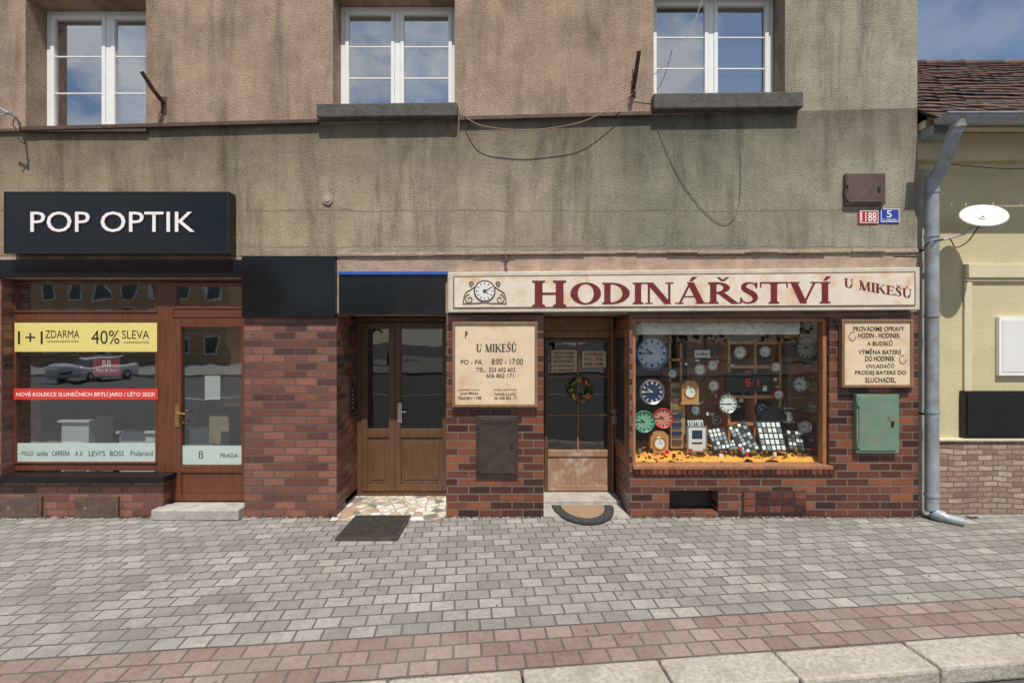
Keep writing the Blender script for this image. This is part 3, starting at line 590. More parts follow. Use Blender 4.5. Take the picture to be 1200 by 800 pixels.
# ------------------------------------------------------------ watch shop sign
S=empty('watchmaker_sign')
def qbox(M,a,b,c,d_,y0,y1,mt):
    f=[(X(p[0],y0),y0,Z(p[1],y0)) for p in (d_,c,b,a)]; bk=[(p[0],y1,p[2]) for p in f]; M.hexa(f+bk,mt)
m=MB(); qbox(m,(525,319),(1078,313),(1078,363),(525,366),-.14,-.0,signfr); m.build('sign_box',S,bevel=.008)
m=MB(); qbox(m,(531,323.5),(1073,318),(1073,358.5),(531,361.5),-.146,-.139,brownframe); m.build('sign_border',S)
m=MB(); qbox(m,(532.5,325),(1071.5,319.5),(1071.5,357),(532.5,360),-.150,-.145,creamsign); m.build('sign_face',S)
serif('HODINÁŘSTVÍ',X(623,-.152),X(975,-.152),Z(356.5,-.152),Z(331.5,-.152),-.152,maroon,S,first=1.22,skew=.004)
serif('U MIKEŠŮ',X(989,-.152),X(1069,-.152),Z(336,-.152),Z(325.5,-.152),-.152,maroon,S,skew=-.17)
m=MB(); cx,cz=X(568,-.152),Z(341,-.152); ln=mat('scroll_paint',(.07,.045,.04),.5)
m.disc(cx,cz,.135,-.156,-.151,ln); m.disc(cx,cz,.118,-.158,-.156,paper)
for i in range(12):
    a=i*math.pi/6; r=Vector((math.sin(a),0,math.cos(a))); t_=Vector((math.cos(a),0,-math.sin(a))); m.obox(Vector((cx,-.159,cz))+r*.094,t_*.005,(0,.001,0),r*.014,ln)
for a,L in ((2.2,.06),(1.1,.085)):
    r=Vector((math.sin(a),0,math.cos(a))); t_=Vector((math.cos(a),0,-math.sin(a))); m.obox(Vector((cx,-.1605,cz))+r*L/2,t_*.005,(0,.0008,0),r*L/2,ln)
m.disc(cx,cz,.022,-.1625,-.16,ln,12)
def scroll(x,z,r,s,turn=1.6,st_=0):
    pts=[]
    for i in range(30):
        t=i/29; a=st_+s*turn*2*math.pi*t; rr=r*(1-t*.8); pts.append((x+rr*math.cos(a),-.153,z+rr*math.sin(a)))
    m.tube(pts,.006,ln,6)
for s in (1,-1):
    scroll(cx+s*.19,cz-.10,.06,-s,1.3,math.pi/2); scroll(cx+s*.16,cz+.09,.035,s,1.3,-math.pi/2)
    m.tube(smoothpath([(cx+s*.27,-.153,cz-.155),(cx+s*.24,-.153,cz-.03),(cx+s*.17,-.153,cz+.02),(cx+s*.13,-.153,cz+.05)],6),.006,ln,6)
m.tube([(cx-.27,-.153,cz-.155),(cx-.1,-.153,cz-.15),(cx,-.153,cz-.14),(cx+.1,-.153,cz-.15),(cx+.27,-.153,cz-.155)],.007,ln,6)
m.build('clock_emblem',S)
S=empty('opening_hours_sign')
m=MB(); m.pbox(533,379,628,475,-.075,yb+.0,cream); m.frame(X(530,-.09),X(630,-.09),Z(477,-.09),Z(377,-.09),.035,-.09,yb-.001,boardframe); m.build('board',S,bevel=.005); yy=-.078
ptext('P',545,388,548,396,yy,black,S,.03) 
serif('U MIKEŠŮ',X(558,yy),X(606,yy),Z(412,yy),Z(403,yy),yy,black,S)
for s_,a,b,c,e in (('PO - PÁ',540,420,565,427),('8:00 - 17:00',576,420,613,427),('TEL.: 323 602 602',558,430.5,604,435.5),('606 862 171',570,437.5,602,442.5),('odpovědný vedoucí',537,455,562,458),('Josef Mikeš',539,459,560,463),('Nádražní 1188',537,464,564,468),('prodej a opravy hodin',579,455,606,458),('hodinek a budíků',580,459,605,463),('tel. 606 862 171',579,464,606,468)): ptext(s_,a,b,c,e,yy,black,S,.005)
S=empty('repair_services_sign'); m=MB(); m.pbox(990,376,1069,451,-.075,yb,cream); m.frame(X(987,-.09),X(1071,-.09),Z(454,-.09),Z(374,-.09),.035,-.09,yb-.001,boardframe); m.build('board',S,bevel=.005)
for s_,a,b,c,e in (('PROVÁDÍME OPRAVY',1000,381,1060,388),('HODIN - HODINEK',1006,390,1055,396),('A BUDÍKŮ',1016,398,1046,405),('VÝMĚNA BATERIÍ',1006,408,1056,415),('DO HODINEK',1014,417,1049,423),('OVLADAČŮ',1015,425,1048,431),('PRODEJ BATERIÍ DO',1002,433,1062,440),('SLUCHADEL',1014,442,1050,448)): ptext(s_,a,b,c,e,yy,black,S,.01)
m=MB(); m.tube([PP(999+4*math.cos(t),394+5*math.sin(t),yy) for t in [i*.4 for i in range(14)]],.003,ln,6); m.tube([PP(1058+4*math.cos(t),421+5*math.sin(t),yy) for t in [i*.4 for i in range(14)]],.003,ln,6); m.build('pocket_watch_drawings',S)
def cabinet(name,a,b,c,e,y0,mt,vents=False):
    S=empty(name); m=MB(); m.pbox(a,b,c,e,y0,.0,mt); m.build('body',S,bevel=.008)
    m=MB(); m.pbox(a+3,b+3,c-3,e-3,y0-.012,y0,mt); m.build('door_leaf',S,bevel=.005)
    m=MB(); zz=(b+e)/2; m.pbox(c-9,zz-3,c-6,zz+3,y0-.022,y0-.012,black); 
    for t in (b+8,e-12): m.pbox(a+1,t,a+4,t+6,y0-.02,y0-.0121,mt)
    if vents:
        for i in range(11): m.pbox(a+8+i*3,b+7,a+9.3+i*3,b+11,y0-.016,y0-.0121,black)
    m.build('lock_and_hinges',S); return S
cabinet('meter_cabinet',558,487,607,558,-.06,greycab,True)
S=cabinet('green_electrical_cabinet',1004,462,1054,531,-.08,greencab)
m=MB(); c=Vector((X(1035),-.0935,Z(489))); m.add([c+Vector((-.03,0,-.03)),c+Vector((.03,0,-.03)),c+Vector((0,0,.03))],[(0,1,2)],boardframe); m.build('warning_triangle',S,recalc=False)
cabinet('wall_junction_cabinet',991,203,1038,240,-.05,browncab)
for nm,a,b,c,e,mt,tx,ta in (('house_number_plate',1006,246,1029.5,262.5,plateR,'1188',(1009,248.5,1027,259.5)),('house_number_plate',1030.5,244,1054,261.5,plateB,'5',(1039,246.5,1045,255))):
    S=empty(nm); m=MB(); m.pbox(a,b,c,e,-.012,.0,mt); m.build('plate',S,bevel=.004); m=MB(); m.frame(X(a+1),X(c-1),Z(e-1),Z(b+1),.008,-.0135,-.0121,letter); m.build('white_rim',S); ptext(tx,*ta,-.0155,letter,S,.01)
    if tx=='5': ptext('T.G. MASARYKA',1033,256.5,1051,259.3,-.0155,letter,S,.01)
# ------------------------------------------------------------ display window
d=.1
m=MB(); a0,a1,b0,b1=X(741)+.002,X(971)-.002,Z(549)+.002,Z(372)-.002
m.frame(a0,a1,b0,b1,.05,.03,.14,oldwood); m.box(a0-.0,a1+.03,-.05,.03,b0-.0,b0+.045,oldwood)
m.build('display_window_frame',B,bevel=.006)
gl=MB(); gl.quadplane(a0+.05,a1-.05,b0+.05,b1-.05,.09,glassW); gl.build('display_window_glass',B,recalc=False)
m=MB(); 
m.box(a0-.02,a1+.25,1.0,1.03,.55,2.62,clothdk); m.box(a0-.02,a0-.0,.15,1.0,.55,2.62,oldwood); m.box(a1+.25,a1+.28,.15,1.0,.55,2.62,pine); m.box(a0-.02,a1+.25,.19,1.0,2.58,2.62,rooml); m.box(a0-.02,a1+.25,.15,1.0,.56,.60,pine)
m.box(X(640),X(737),2.3,2.35,0,2.6,roomd); m.build('display_room',B)
m=MB(); m.pbox(746,377,938,392,.2,.28,mat('roller_blind',(.7,.7,.64),.6)); m.build('roller_blind_box',B,bevel=.02)
m=MB(); m.pbox(923,396,968,540,.86,.98,pine); m.build('side_shelf_board',B)
m=MB(); m.pbox(920,392,968,396,.5,.98,pine); m.pbox(805,396,850,540,.93,.98,mat('display_panel_brown',(.28,.15,.08),.6)); m.build('back_panels',B)
cl=MB(); nx,ny=110,26
for j in range(ny+1):
    for i in range(nx+1):
        x=a0+.06+(a1-a0-.0)*i/nx; y_=.16+.82*j/ny; z=.635+.07*mnoise.noise(Vector((x*6,y_*6,0)))+.06*abs(mnoise.noise(Vector((x*19,y_*16,3))))+.12*j/ny; cl.v.append((x,y_,z))
for j in range(ny):
    for i in range(nx): k=j*(nx+1)+i; cl.f.append([k,k+1,k+nx+2,k+nx+1]); cl.m.append(0)
cl.mats=[orange]; cl.build('display_cloth',smooth=True)
def clock(px,py,rp,dd,rim,face,name='wall_clock',tick=black,hour=10.2,minute=9):
    S=empty(name); m=MB(); cx,cz=X(px,dd),Z(py,dd); r=rp*(6+dd)/F
    m.disc(cx,cz,r*.97,dd,dd+.03,rim); m.disc(cx,cz,r*.86,dd-.004,dd,face); m.ring(cx,cz,r*.84,r,dd-.02,dd+.02,rim)
    for i in range(12):
        a=i*math.pi/6; rv=Vector((math.sin(a),0,math.cos(a))); tv=Vector((math.cos(a),0,-math.sin(a))); m.obox(Vector((cx,dd-.006,cz))+rv*r*.7,tv*r*(.045 if i%3 else .07),(0,.0012,0),rv*r*.09,tick)
    for a,L,w in ((hour/12*6.283,.42,.04),(minute/12*6.283,.62,.028)):
        rv=Vector((math.sin(a),0,math.cos(a))); tv=Vector((math.cos(a),0,-math.sin(a))); m.obox(Vector((cx,dd-.009,cz))+rv*r*L/2,tv*r*w,(0,.001,0),rv*r*L/2,tick)
    m.disc(cx,cz,r*.06,dd-.013,dd-.008,tick,12); m.build('clock_body',S); return S
pf=mat('dial_white',(.78,.78,.74),.4,var=.03); lt=mat('dial_light_tick',(.7,.68,.6),.4)
clock(764,414,20,.35,blueclock,mat('dial_bluegrey',(.46,.52,.6),.4),tick=navy); clock(764,459,15,.35,steel,navy,tick=lt); clock(820,433,7,.5,pine,pf,hour=4); clock(755,494,13,.35,greenc,mat('dial_green',(.2,.42,.3),.4)); clock(777,490,12,.4,redc,mat('dial_red',(.7,.25,.2),.4))
clock(867,413,8,.6,gold,pf); clock(853,473,11,.35,steel,pf,hour=3); clock(938,450,10,.5,blueclock,pf); clock(955,453,8,.45,gold,mat('dial_gold',(.5,.4,.2),.4)); clock(893,480,8,.6,black,navy,tick=lt); clock(921,489,8,.6,steel,pf); clock(943,500,8,.45,steel,pf); clock(877,440,6,.7,gold,pf); clock(788,438,6,.65,black,pf); clock(836,452,7,.6,gold,pf); clock(896,412,7,.6,steel,pf,hour=7); clock(909,430,6,.6,pine,pf)
clock(835,428,7,.7,redc,pf,hour=1); clock(840,492,6,.5,gold,navy,tick=lt); clock(912,462,6,.6,redc,pf,hour=8); clock(952,478,6,.55,pine,pf); clock(815,480,6,.6,blueclock,pf)
S=clock(946,408,14,.5,mat('ebony',(.02,.015,.012),.3),mat('dial_ivory',(.5,.45,.35),.4),name='pendulum_clock'); m=MB(); cx,cz=X(946,.5),Z(408,.5)
m.ring(cx,cz,.15,.23,.5,.54,mat('ebony',(.02,.015,.012)),8); m.tube([(cx,.5,cz-.2),(cx,.5,cz-.4)],.006,gold,6); m.disc(cx,cz-.42,.05,.49,.505,gold,20); m.build('case_and_pendulum',S)
for px,py,w,h,mt in ((809,459,20,26,pine),(773,519,21,28,pine)):
    S=empty('mantel_clock'); m=MB(); dd=.4; x0,x1=X(px-w/2,dd),X(px+w/2,dd); z0,z1=Z(py+h/2,dd),Z(py-h/2,dd)
    m.prism([(x0,z0),(x1,z0),(x1,z1-.06),((x0+x1)/2+.05,z1),((x0+x1)/2-.05,z1),(x0,z1-.06)],dd,dd+.1,mt); m.box(x0-.015,x1+.015,dd-.01,dd+.11,z0-.02,z0,mt)
    r=(x1-x0)*.36; c=((x0+x1)/2,(z0+z1)/2); m.ring(*c,r*.8,r,dd-.015,dd,gold,24); m.disc(*c,r*.8,dd-.004,dd,pf,24); m.box(c[0]-.003,c[0]+.003,dd-.007,dd-.005,c[1],c[1]+r*.6,black); m.box(c[0],c[0]+r*.45,dd-.007,dd-.005,c[1]-.003,c[1]+.003,black); m.build('case',S,bevel=.003)
S=empty('led_digital_clock'); m=MB(); m.pbox(850,437,903,459,.55,.6,blackp); m.build('housing',S,bevel=.004); m=MB()
def seg(px,py,w,h,segs,dd=.546):
    t=1.0; P={'a':(0,0,w,t),'g':(0,h/2-t/2,w,h/2+t/2),'d':(0,h-t,w,h),'f':(0,0,t,h/2),'b':(w-t,0,w,h/2),'e':(0,h/2,t,h),'c':(w-t,h/2,w,h)}
    for i,s in enumerate(segs): a,b,c,e=P[s]; m.pbox(px+a,py+b,px+c,py+e,dd-.001*i/5,.549,led)
seg(874,444,5,8,'afgcd'); m.pbox(881.2,446,882.0,447,.545,.549,led); m.pbox(881.2,449.5,882.0,450.5,.545,.549,led); seg(884,444,5,8,'bc'); m.build('digits',S)
S=empty('wooden_display_shelf'); m=MB()
for a in (784,797): m.box(X(a,.65),X(a,.65)+.03,.65,.93,.6,Z(402,.65),pine)
for py in (420,448,476,505): m.pbox(784,py,800,py+3,.65,.92,pine)
for a in (853,884,913): m.box(X(a,.64),X(a,.64)+.035,.64,.92,.6,Z(398,.64),pine)
for py in (400,428,463,495): m.pbox(854,py,915,py+3.5,.63,.92,pine)
for i in range(7): m.pbox(788,455+10*i,799,460+10*i,.475,.495,random.choice([bark,gold,navy]))
m.pbox(786,449,803,525,.5,.52,mat('strap_display',(.42,.26,.13),.6)); m.build('shelf_frame',S)
S=empty('glass_trinket_shelf'); m=MB(); 
for a in (920,958): m.tube([PP(a,470,.6),PP(a,525,.6)],.006,steel,6)
for py in (478,494,510): m.pbox(918,py,960,py+1.2,.5,.7,steel)
m.build('rack',S)
def tray(px,py,w,h,rows,cols,rot,bm_,im,dd=.4,name='watch_tray'):
    S=empty(name); m=MB(); c=Vector(PP(px,py,dd)); k=(6+dd)/F; u=Vector((math.cos(rot),0,math.sin(rot))); v=Vector((-math.sin(rot)*.9,.42,math.cos(rot)*.9)).normalized(); n=u.cross(v).normalized()
    if n.y>0: n=-n
    m.obox(c,u*w/2*k,n*.008,v*h/2*k,bm_)
    for i in range(cols):
        for j in range(rows):
            p=c+u*((i+.5)/cols-.5)*w*k*.94+v*((j+.5)/rows-.5)*h*k*.94+n*.012
            m.obox(p,u*w/cols*k*.33,n*.004,v*h/rows*k*.36,random.choice(im))
    m.build('tray',S)
pw=mat('tag_white',(.75,.75,.75),.5,var=.03)
tray(842,514,20,26,5,4,.15,black,[pw,steel,pw,black]); tray(871,513,22,36,8,4,.35,black,[pw,black,steel]); tray(903,511,30,36,5,5,0,black,[pw,pw,steel],.42); tray(932,516,20,24,5,4,-.1,black,[pw,steel,black]); tray(858,521,14,12,3,4,.1,black,[pw,steel]); tray(815,497,18,10,3,6,0,paper,[steel,black],.5)
S=empty('black_gabled_display'); m=MB(); m.prism([(X(888,.6),Z(500,.6)),(X(920,.6),Z(500,.6)),(X(920,.6),Z(486,.6)),(X(904,.6),Z(472,.6)),(X(888,.6),Z(486,.6))],.55,.62,blackp); m.build('stand',S)
S=empty('picture_frame'); m=MB(); m.pbox(812,408,834,421,.6,.62,blackp); m.pbox(814,410,832,419,.595,.6,paper); m.build('frame',S); ptext('hodiny',816,413,830,417,.594,black,S,.02)
S=empty('picture_frame'); m=MB(); m.pbox(805,499,829,530,.4,.43,steel); m.pbox(807,501,827,528,.395,.4,paper); m.pbox(811,504,823,514,.393,.395,navy); m.pbox(811,518,823,520,.393,.395,black); m.build('frame',S)
S=empty('jewellery_card_row'); m=MB()
for i in range(95):
    px=random.uniform(800,962); py=random.uniform(420,515); w=random.uniform(2,5); h=random.uniform(2,5); y_=random.uniform(.52,.85); m.pbox(px,py,px+w,py+h,y_,y_+.03,random.choice([pw,gold,steel,navy,redc,paper,pine,black,gold]))
for i in range(34):
    px=750+i*6.2+random.uniform(-2,2); py=527+random.uniform(-3,5); m.pbox(px,py,px+random.uniform(2,5),py+random.uniform(2,5),.26,.29,random.choice([pw,gold,steel,redc,black,redc,gold]))
m.build('cards_and_boxes',S)
# ------------------------------------------------------------ wall ironwork, cables
def hook(pts,r=.014):
    S=empty('iron_wall_bracket'); m=MB(); m.tube(pts,r,rustm,8)
    p=Vector(pts[-1]); m.box(p.x-.03,p.x+.03,-.015,.0,p.z-.13,p.z+.07,rustm); m.tube([p+Vector((-.02,-.02,.03)),p+Vector((-.05,-.14,.12)),p+Vector((-.02,-.2,.08))],.006,rustm,6); m.build('bracket',S)
hook([PP(166,84,-.30),PP(180,106,-.16),PP(191,120,-.02)],.024); hook([PP(749,60,-.28),PP(746,80,-.2),PP(743,100,-.03)],.026)
S=empty('aerial_bracket'); m=MB(); m.tube([PP(-4,125,-.3),PP(8,132,-.3),PP(18,137,-.15),PP(22,143,0)],.014,steel,8); m.tube([PP(0,136,-.3),PP(14,132,-.25)],.008,steel,8); m.tube(smoothpath([PP(18,137,-.15),PP(15,146,-.08),PP(20,152,-.02)],5),.005,black,6); m.build('arm',S)
S=empty('facade_cable'); m=MB()
m.tube(smoothpath([PP(538,130,-.02),PP(560,146,-.14),PP(600,152,-.16),PP(640,151,-.16),PP(690,140,-.16),PP(742,110,-.1)],8),.006,mat('cable_orange',(.30,.16,.10),.6),6)
m.tube(smoothpath([PP(742,108,-.05),PP(780,75,-.2),PP(808,40,-.25),PP(826,-10,-.3)],8),.005,mat('cable_pale',(.4,.38,.35),.6),6)
m.tube(smoothpath([PP(766,134,-.01),PP(778,170,-.012),PP(800,215,-.012),PP(830,252,-.012),PP(852,262,-.012),PP(866,240,-.012),PP(868,180,-.012)],8),.004,mat('wall_line_dark',(.14,.125,.105),.6),6)  # thin dark curved line lying flush on the wall
m.build('cables',S)
S=empty('iron_wall_bracket'); m=MB(); m.tube([PP(592,297,-.02),PP(593,306,-.12),PP(594,317,-.14)],.014,rustm,8); m.box(X(588),X(597),-.03,.0,Z(302),Z(297),rustm); m.build('bracket',S)
# ------------------------------------------------------------ yellow house
Y=empty('yellow_house'); yf=.14; hx0=XR+.01; hx1=13.0
m=MB(); m.box(hx0,hx1,yf,4.6,0,Z(150,yf),yel)
m.build('walls',Y)
m=MB(); m.box(hx0+.02,hx1,yf-.1,yf-.001,Z(190,yf),Z(160,yf),yel2); m.box(hx0+.02,hx1,yf-.22,yf-.001,Z(159,yf),Z(150,yf),yel2)
m.box(X(1128,yf),hx1,yf-.05,yf-.001,Z(326,yf),Z(310,yf),yel2); m.box(X(1128,yf),hx1,yf-.03,yf-.001,Z(330,yf),Z(326.5,yf),yel2)
m.box(X(1128,yf),X(1137,yf),yf-.03,yf-.001,Z(515,yf),Z(331,yf),yel2)
m.box(X(1104),hx1,yf-.06,yf-.001,0,Z(518),stonec); m.box(X(1104),hx1,yf-.09,yf-.001,Z(518)+.001,Z(515),yel2)
m.box(hx0,X(1103),yf-.03,yf-.001,0,Z(195),mat('grey_gap_plaster',(.34,.32,.27),.9,var=.25,vs=4,bmp=.6))
m.build('mouldings_and_plinth',Y,bevel=.006)
m=MB(); sl=math.radians(40); e=Vector((hx0,-.32,Z(139,-.35))); t_=Vector((0,math.cos(sl),math.sin(sl))); nn=Vector((0,-math.sin(sl),math.cos(sl))); rows=20; L=3.35
m.add([e+nn*-.02,Vector((hx1,e.y,e.z))+nn*-.02,Vector((hx1,e.y,e.z))+t_*L+nn*-.02,e+t_*L+nn*-.02],[(0,1,2,3)],tiles[1])
m.add([(hx0,yf+4.5,e.z),(hx1,yf+4.5,e.z),(hx1,e.y+t_.y*L,e.z+t_.z*L),(hx0,e.y+t_.y*L,e.z+t_.z*L)],[(0,1,2,3)],tiles[1])
for j in range(rows):
    o=.09 if j%2 else 0; x=hx0+o-.09
    while x<hx1:
        c=Vector((x+.09,e.y,e.z))+t_*(j*L/rows+.1)+nn*(.012+random.uniform(-.006,.008)); c.z+=.03*mnoise.noise(Vector((x*.8,j*.3,0)))
        tilt=(t_+nn*-.10+Vector((random.gauss(0,.03),0,0))).normalized()
        xl=max(c.x-.086,hx0); m.obox(Vector(((xl+c.x+.086)/2,c.y,c.z)),((c.x+.086-xl)/2,0,0),nn*.009,tilt*.11,random.choice(tiles)); x+=.18
m.build('roof_tiles',Y,recalc=True)
m=MB(); r=e+t_*L
x=hx0+.15
while x<hx1: m.tube([(x-.18,r.y,r.z+random.uniform(-.01,.01)),(x+.17,r.y,r.z+.015)],[.07,.08],random.choice(tiles),10); x+=.34
m.build('ridge_tiles',Y)
m=MB(); gx0=X(1098,-.38)
n=10; vs=[]
for k,x in enumerate((gx0,hx1)):
    for i in range(n+1):
        a=math.pi+math.pi*i/n; vs.append((x,-.42+.085*math.cos(a),e.z-.01+.09*math.sin(a)))
m.add(vs,[(i,i+1,n+2+i,n+1+i) for i in range(n)]+[tuple(range(n+1))],zinc); m.tube([(gx0,-.51,e.z-.005),(hx1,-.51,e.z-.005)],.014,zinc,8)
m.build('gutter',Y,recalc=False)
m=MB(); m.obox((hx0+.12,-.22,e.z+.03),(.12,0,-.02),(0,.09,.05),(0,0,.02),mat('red_flashing',(.16,.07,.055),.6)); m.obox((hx0+.13,-.1,e.z-.07),(.11,0,-.01),(0,.1,0),(0,0,.05),zinc); m.build('eave_flashing',Y)
dp=empty('downpipe'); m=MB(); r=.074; xp=X(1092,-.08); xo=X(1122,-.42)
m.tube([(xo,-.42,e.z-.05),(xo,-.42,e.z-.14),(xo-.02,-.40,e.z-.20),(xp+.05,-.14,e.z-.56),(xp,-.09,e.z-.66),(xp,-.08,e.z-.8)],r,zinc,16)
m.tube([(xp,-.08,e.z-.78),(xp,-.08,.12)],r*.97,zinc,18); m.tube(smoothpath([(xp,-.08,.2),(xp,-.1,.09),(xp+.07,-.2,.055),(xp+.18,-.32,.045)],5),[r]*10+[r*.75]*6,zinc,14)
for z in (e.z-.80,3.55,2.55,1.35,.3): m.tube([(xp,-.08,z-.015),(xp,-.08,z+.015)],r*1.09,zinc,18)
m.tube([(xo,-.42,e.z-.15),(xo,-.42,e.z-.12)],r*1.09,zinc,16)
for z in (3.4,1.3): m.box(xp-.012,xp+.012,-.08,yf,z-.012,z+.012,rustm)
ob=m.build('pipe',dp,smooth=True); md=ob.modifiers.new('es','EDGE_SPLIT'); md.split_angle=math.radians(50)
S=empty('satellite_dish'); m=MB(); n_=Vector((-.30,-.66,.69)).normalized(); u=n_.cross(Vector((0,0,1))).normalized(); v=n_.cross(u).normalized(); c=Vector(PP(1152,254,-.25)); vs=[];fs=[]; R_=8;A_=40; RD=.225
for i in range(R_+1):
    rr=RD*i/R_
    for k in range(A_): a=2*math.pi*k/A_; vs.append(c+(u*math.cos(a)+v*math.sin(a))*rr+n_*(.9*rr*rr-.03))
for i in range(R_):
    for k in range(A_): fs.append((i*A_+k,i*A_+(k+1)%A_,(i+1)*A_+(k+1)%A_,(i+1)*A_+k))
m.add(vs,fs,dishm); ob=m.build('reflector',S,smooth=True,recalc=False); sd=ob.modifiers.new('s','SOLIDIFY'); sd.thickness=.012
gp=mat('grey_plastic',(.3,.3,.3),.5)
m=MB(); m.tube([c+n_*-.03,c+n_*.0],.035,dishm,20); m.tube([c+n_*.0,c+n_*.01],.014,gp,14)
m.tube([c+(u*math.cos(i*.3142)+v*math.sin(i*.3142))*RD+n_*.012 for i in range(21)],.006,gp,6)
m.tube([c-n_*.03,c-n_*.10,Vector(PP(1130,274,-.2)),Vector(PP(1100,282,-.1))],.016,steel,10); m.tube(smoothpath([c-n_*.1,Vector(PP(1135,282,-.2)),Vector(PP(1120,290,-.12)),Vector(PP(1112,280,-.1)),Vector(PP(1090,284,-.17)),Vector(PP(1082,290,0))],6),.007,black,6)
m.obox(c-n_*.1,u*.035,n_*.035,v*.035,blackp); m.build('mount_and_arm',S)
S=empty('black_meter_box'); m=MB(); m.pbox(1131,458,1225,513,.06,.14,blackp); m.pbox(1134,461,1222,510,.05,.06,blackp); m.build('box',S,bevel=.01)
S=empty('white_wall_plaque'); m=MB(); m.pbox(1171,371,1240,440,.09,.14,white); m.pbox(1175,375,1236,436,.085,.09,paper); m.build('plaque',S,bevel=.006)
S=empty('telephone_wire'); m=MB(); m.tube(smoothpath([PP(1110,192,.0),PP(1150,196,0),PP(1190,198,0),PP(1230,195,0)],5),.005,black,6); m.build('wire',S)
# ------------------------------------------------------------ across the street (seen in reflections)
S=empty('opposite_apartment_house'); m=MB(); m.box(-50,-28,-52,-40,0,8.5,oppw); m.add([(-50.5,-39.5,8.5),(-27.5,-39.5,8.5),(-27.5,-46,11.5),(-50.5,-46,11.5),(-50.5,-52.5,8.5),(-27.5,-52.5,8.5)],[(0,1,2,3),(3,2,5,4),(0,3,4),(1,5,2)],oppr)
for i in range(8):
    for j in range(3): m.box(-49+i*2.7,-47.7+i*2.7,-40,-39.96,1+j*2.7,2.6+j*2.7,carg); m.frame(-49.1+i*2.7,-47.6+i*2.7,.9+j*2.7,2.7+j*2.7,.12,-39.95,-39.9,white)
m.build('body',S)
m=MB()
for i in range(26):  # reflected trees, with more added to the right so watch-shop glass reflects dark
    cx=-75+i*6.2+random.uniform(-2,2); cy=-46+random.uniform(-4,4)
    if -52<cx<-26: cy=-58
    hgt=random.uniform(6,9.5); m.tube([(cx,cy,0),(cx+.2,cy,hgt*.4),(cx,cy,hgt*.7)],[.28,.2,.08],bark,7)
    for cl_ in range(9):
        c=Vector((cx+random.gauss(0,1.6),cy+random.gauss(0,1.4),hgt*random.uniform(.38,.92))); R0=random.uniform(.9,1.6)
        for k in range(55):
            p=c+Vector((random.gauss(0,.5),random.gauss(0,.5),random.gauss(0,.42)))*R0; a=Vector((random.gauss(0,1),random.gauss(0,1),random.gauss(0,1))).normalized()*.3; b=a.cross(Vector((random.random(),random.random(),1))).normalized()*.22; m.add([p-a,p+b,p+a,p-b],[(0,1,2,3)],foliage)
m.build('distant_trees',recalc=False)
S=empty('parked_car'); m=MB(); cx,cy=-25,-22
def slabz(zs,hw,hl0,hl1,mt):
    for i in range(len(zs)-1):
        a=[(cx-hw[i],cy+hl1[i],zs[i]),(cx+hw[i],cy+hl1[i],zs[i]),(cx+hw[i+1],cy+hl1[i+1],zs[i+1]),(cx-hw[i+1],cy+hl1[i+1],zs[i+1])]; b=[(cx-hw[i],cy-hl0[i],zs[i]),(cx+hw[i],cy-hl0[i],zs[i]),(cx+hw[i+1],cy-hl0[i+1],zs[i+1]),(cx-hw[i+1],cy-hl0[i+1],zs[i+1])]; m.hexa(a+b,mt)
slabz([.12,.35,.75,.86],[.84,.9,.9,.82],[2.1,2.2,2.15,2.0],[2.0,2.15,2.1,1.95],carw); slabz([.87,1.28],[.8,.66],[1.8,1.3],[1.0,.35],carg); slabz([1.285,1.34],[.66,.6],[1.3,1.2],[.35,.2],carw)
for sx in (-.86,.86):
    for sy in (-1.35,1.35):
        m.tube([(cx+sx-.1,cy+sy,.19),(cx+sx+.1,cy+sy,.19)],.32,rubber,20); m.tube([(cx+sx-.105,cy+sy,.19),(cx+sx+.105,cy+sy,.19)],.18,steel,16)
for sx in (-.62,.62): m.box(cx+sx-.18,cx+sx+.18,cy+2.1,cy+2.17,.55,.7,paper)
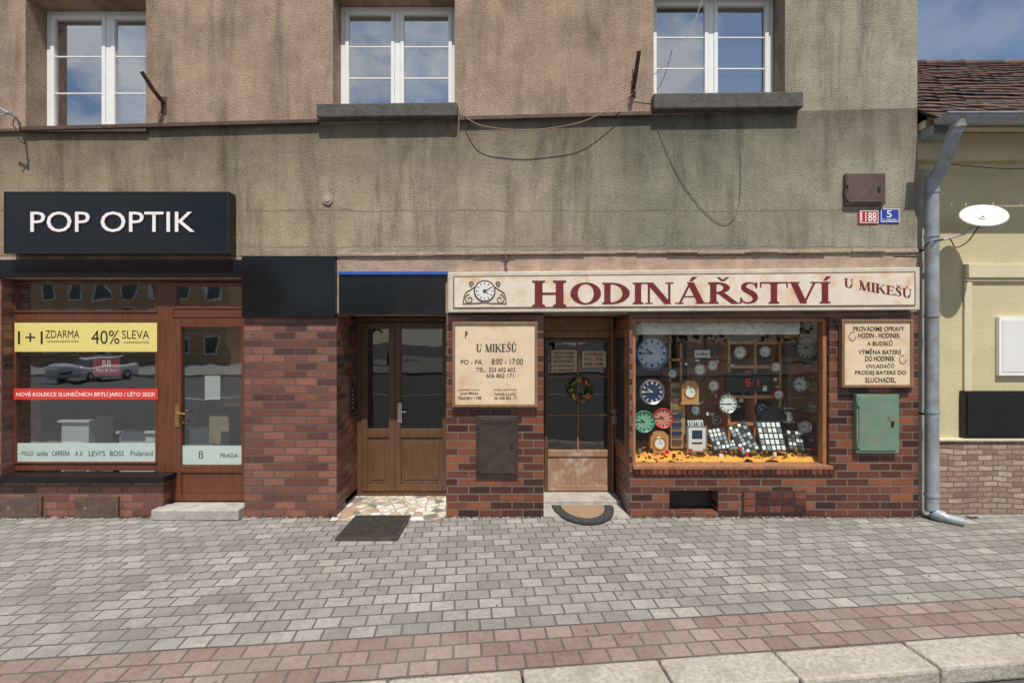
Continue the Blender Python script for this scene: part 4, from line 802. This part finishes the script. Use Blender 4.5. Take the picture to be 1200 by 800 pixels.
m.box(cx-.35,cx+.35,cy+2.12,cy+2.18,.4,.55,black); m.build('car_body',S,bevel=.03)
# ------------------------------------------------------------ light
el,az=math.radians(62),math.radians(8)
w=bpy.data.worlds.new('World'); bpy.context.scene.world=w; w.use_nodes=True; nt=w.node_tree; bg=nt.nodes['Background']
sk=nt.nodes.new('ShaderNodeTexSky'); sk.sky_type='NISHITA'; sk.sun_disc=False; sk.sun_elevation=el; sk.sun_rotation=math.pi-az; sk.air_density=1.0; sk.dust_density=.3
tc=nt.nodes.new('ShaderNodeTexCoord'); n=tex(nt,'ShaderNodeTexNoise',tc.outputs['Generated'],4.2,mscale=(1,1,1.6),Detail=9.0,Roughness=.58); r=ramp(nt,[(.45,0),(.58,1)]); nt.links.new(n.outputs[0],r.inputs[0])
sp=nt.nodes.new('ShaderNodeSeparateXYZ'); nt.links.new(tc.outputs['Generated'],sp.inputs[0])
mr=nt.nodes.new('ShaderNodeMapRange'); nt.links.new(sp.outputs[1],mr.inputs[0]); mr.inputs[1].default_value=-.3; mr.inputs[2].default_value=.5; mr.inputs[3].default_value=.85; mr.inputs[4].default_value=.16
col=mixc(nt,mth(nt,'MULTIPLY',r.outputs[0],mr.outputs[0]),sk.outputs[0],(7.4,7.5,7.6)); nt.links.new(col,bg.inputs[0]); bg.inputs[1].default_value=.10
sd=bpy.data.lights.new('sun','SUN'); sd.energy=5.0; sd.angle=math.radians(.5); sd.color=(1,.94,.85); so=bpy.data.objects.new('sun',sd); COL.objects.link(so)
dirv=Vector((math.sin(az)*math.cos(el),-math.cos(az)*math.cos(el),math.sin(el))); so.rotation_euler=dirv.to_track_quat('Z','Y').to_euler(); so.location=(5,-12,20)
cam=bpy.data.cameras.new('camera'); cam.sensor_width=36; cam.lens=F/1200*36; cam.clip_end=2000; co=bpy.data.objects.new('camera',cam); COL.objects.link(co); co.location=(0,-6,H); co.rotation_euler=(math.pi/2,0,0); bpy.context.scene.camera=co
sc=bpy.context.scene; sc.view_settings.view_transform='Standard'; sc.view_settings.look='None'; sc.view_settings.exposure=0
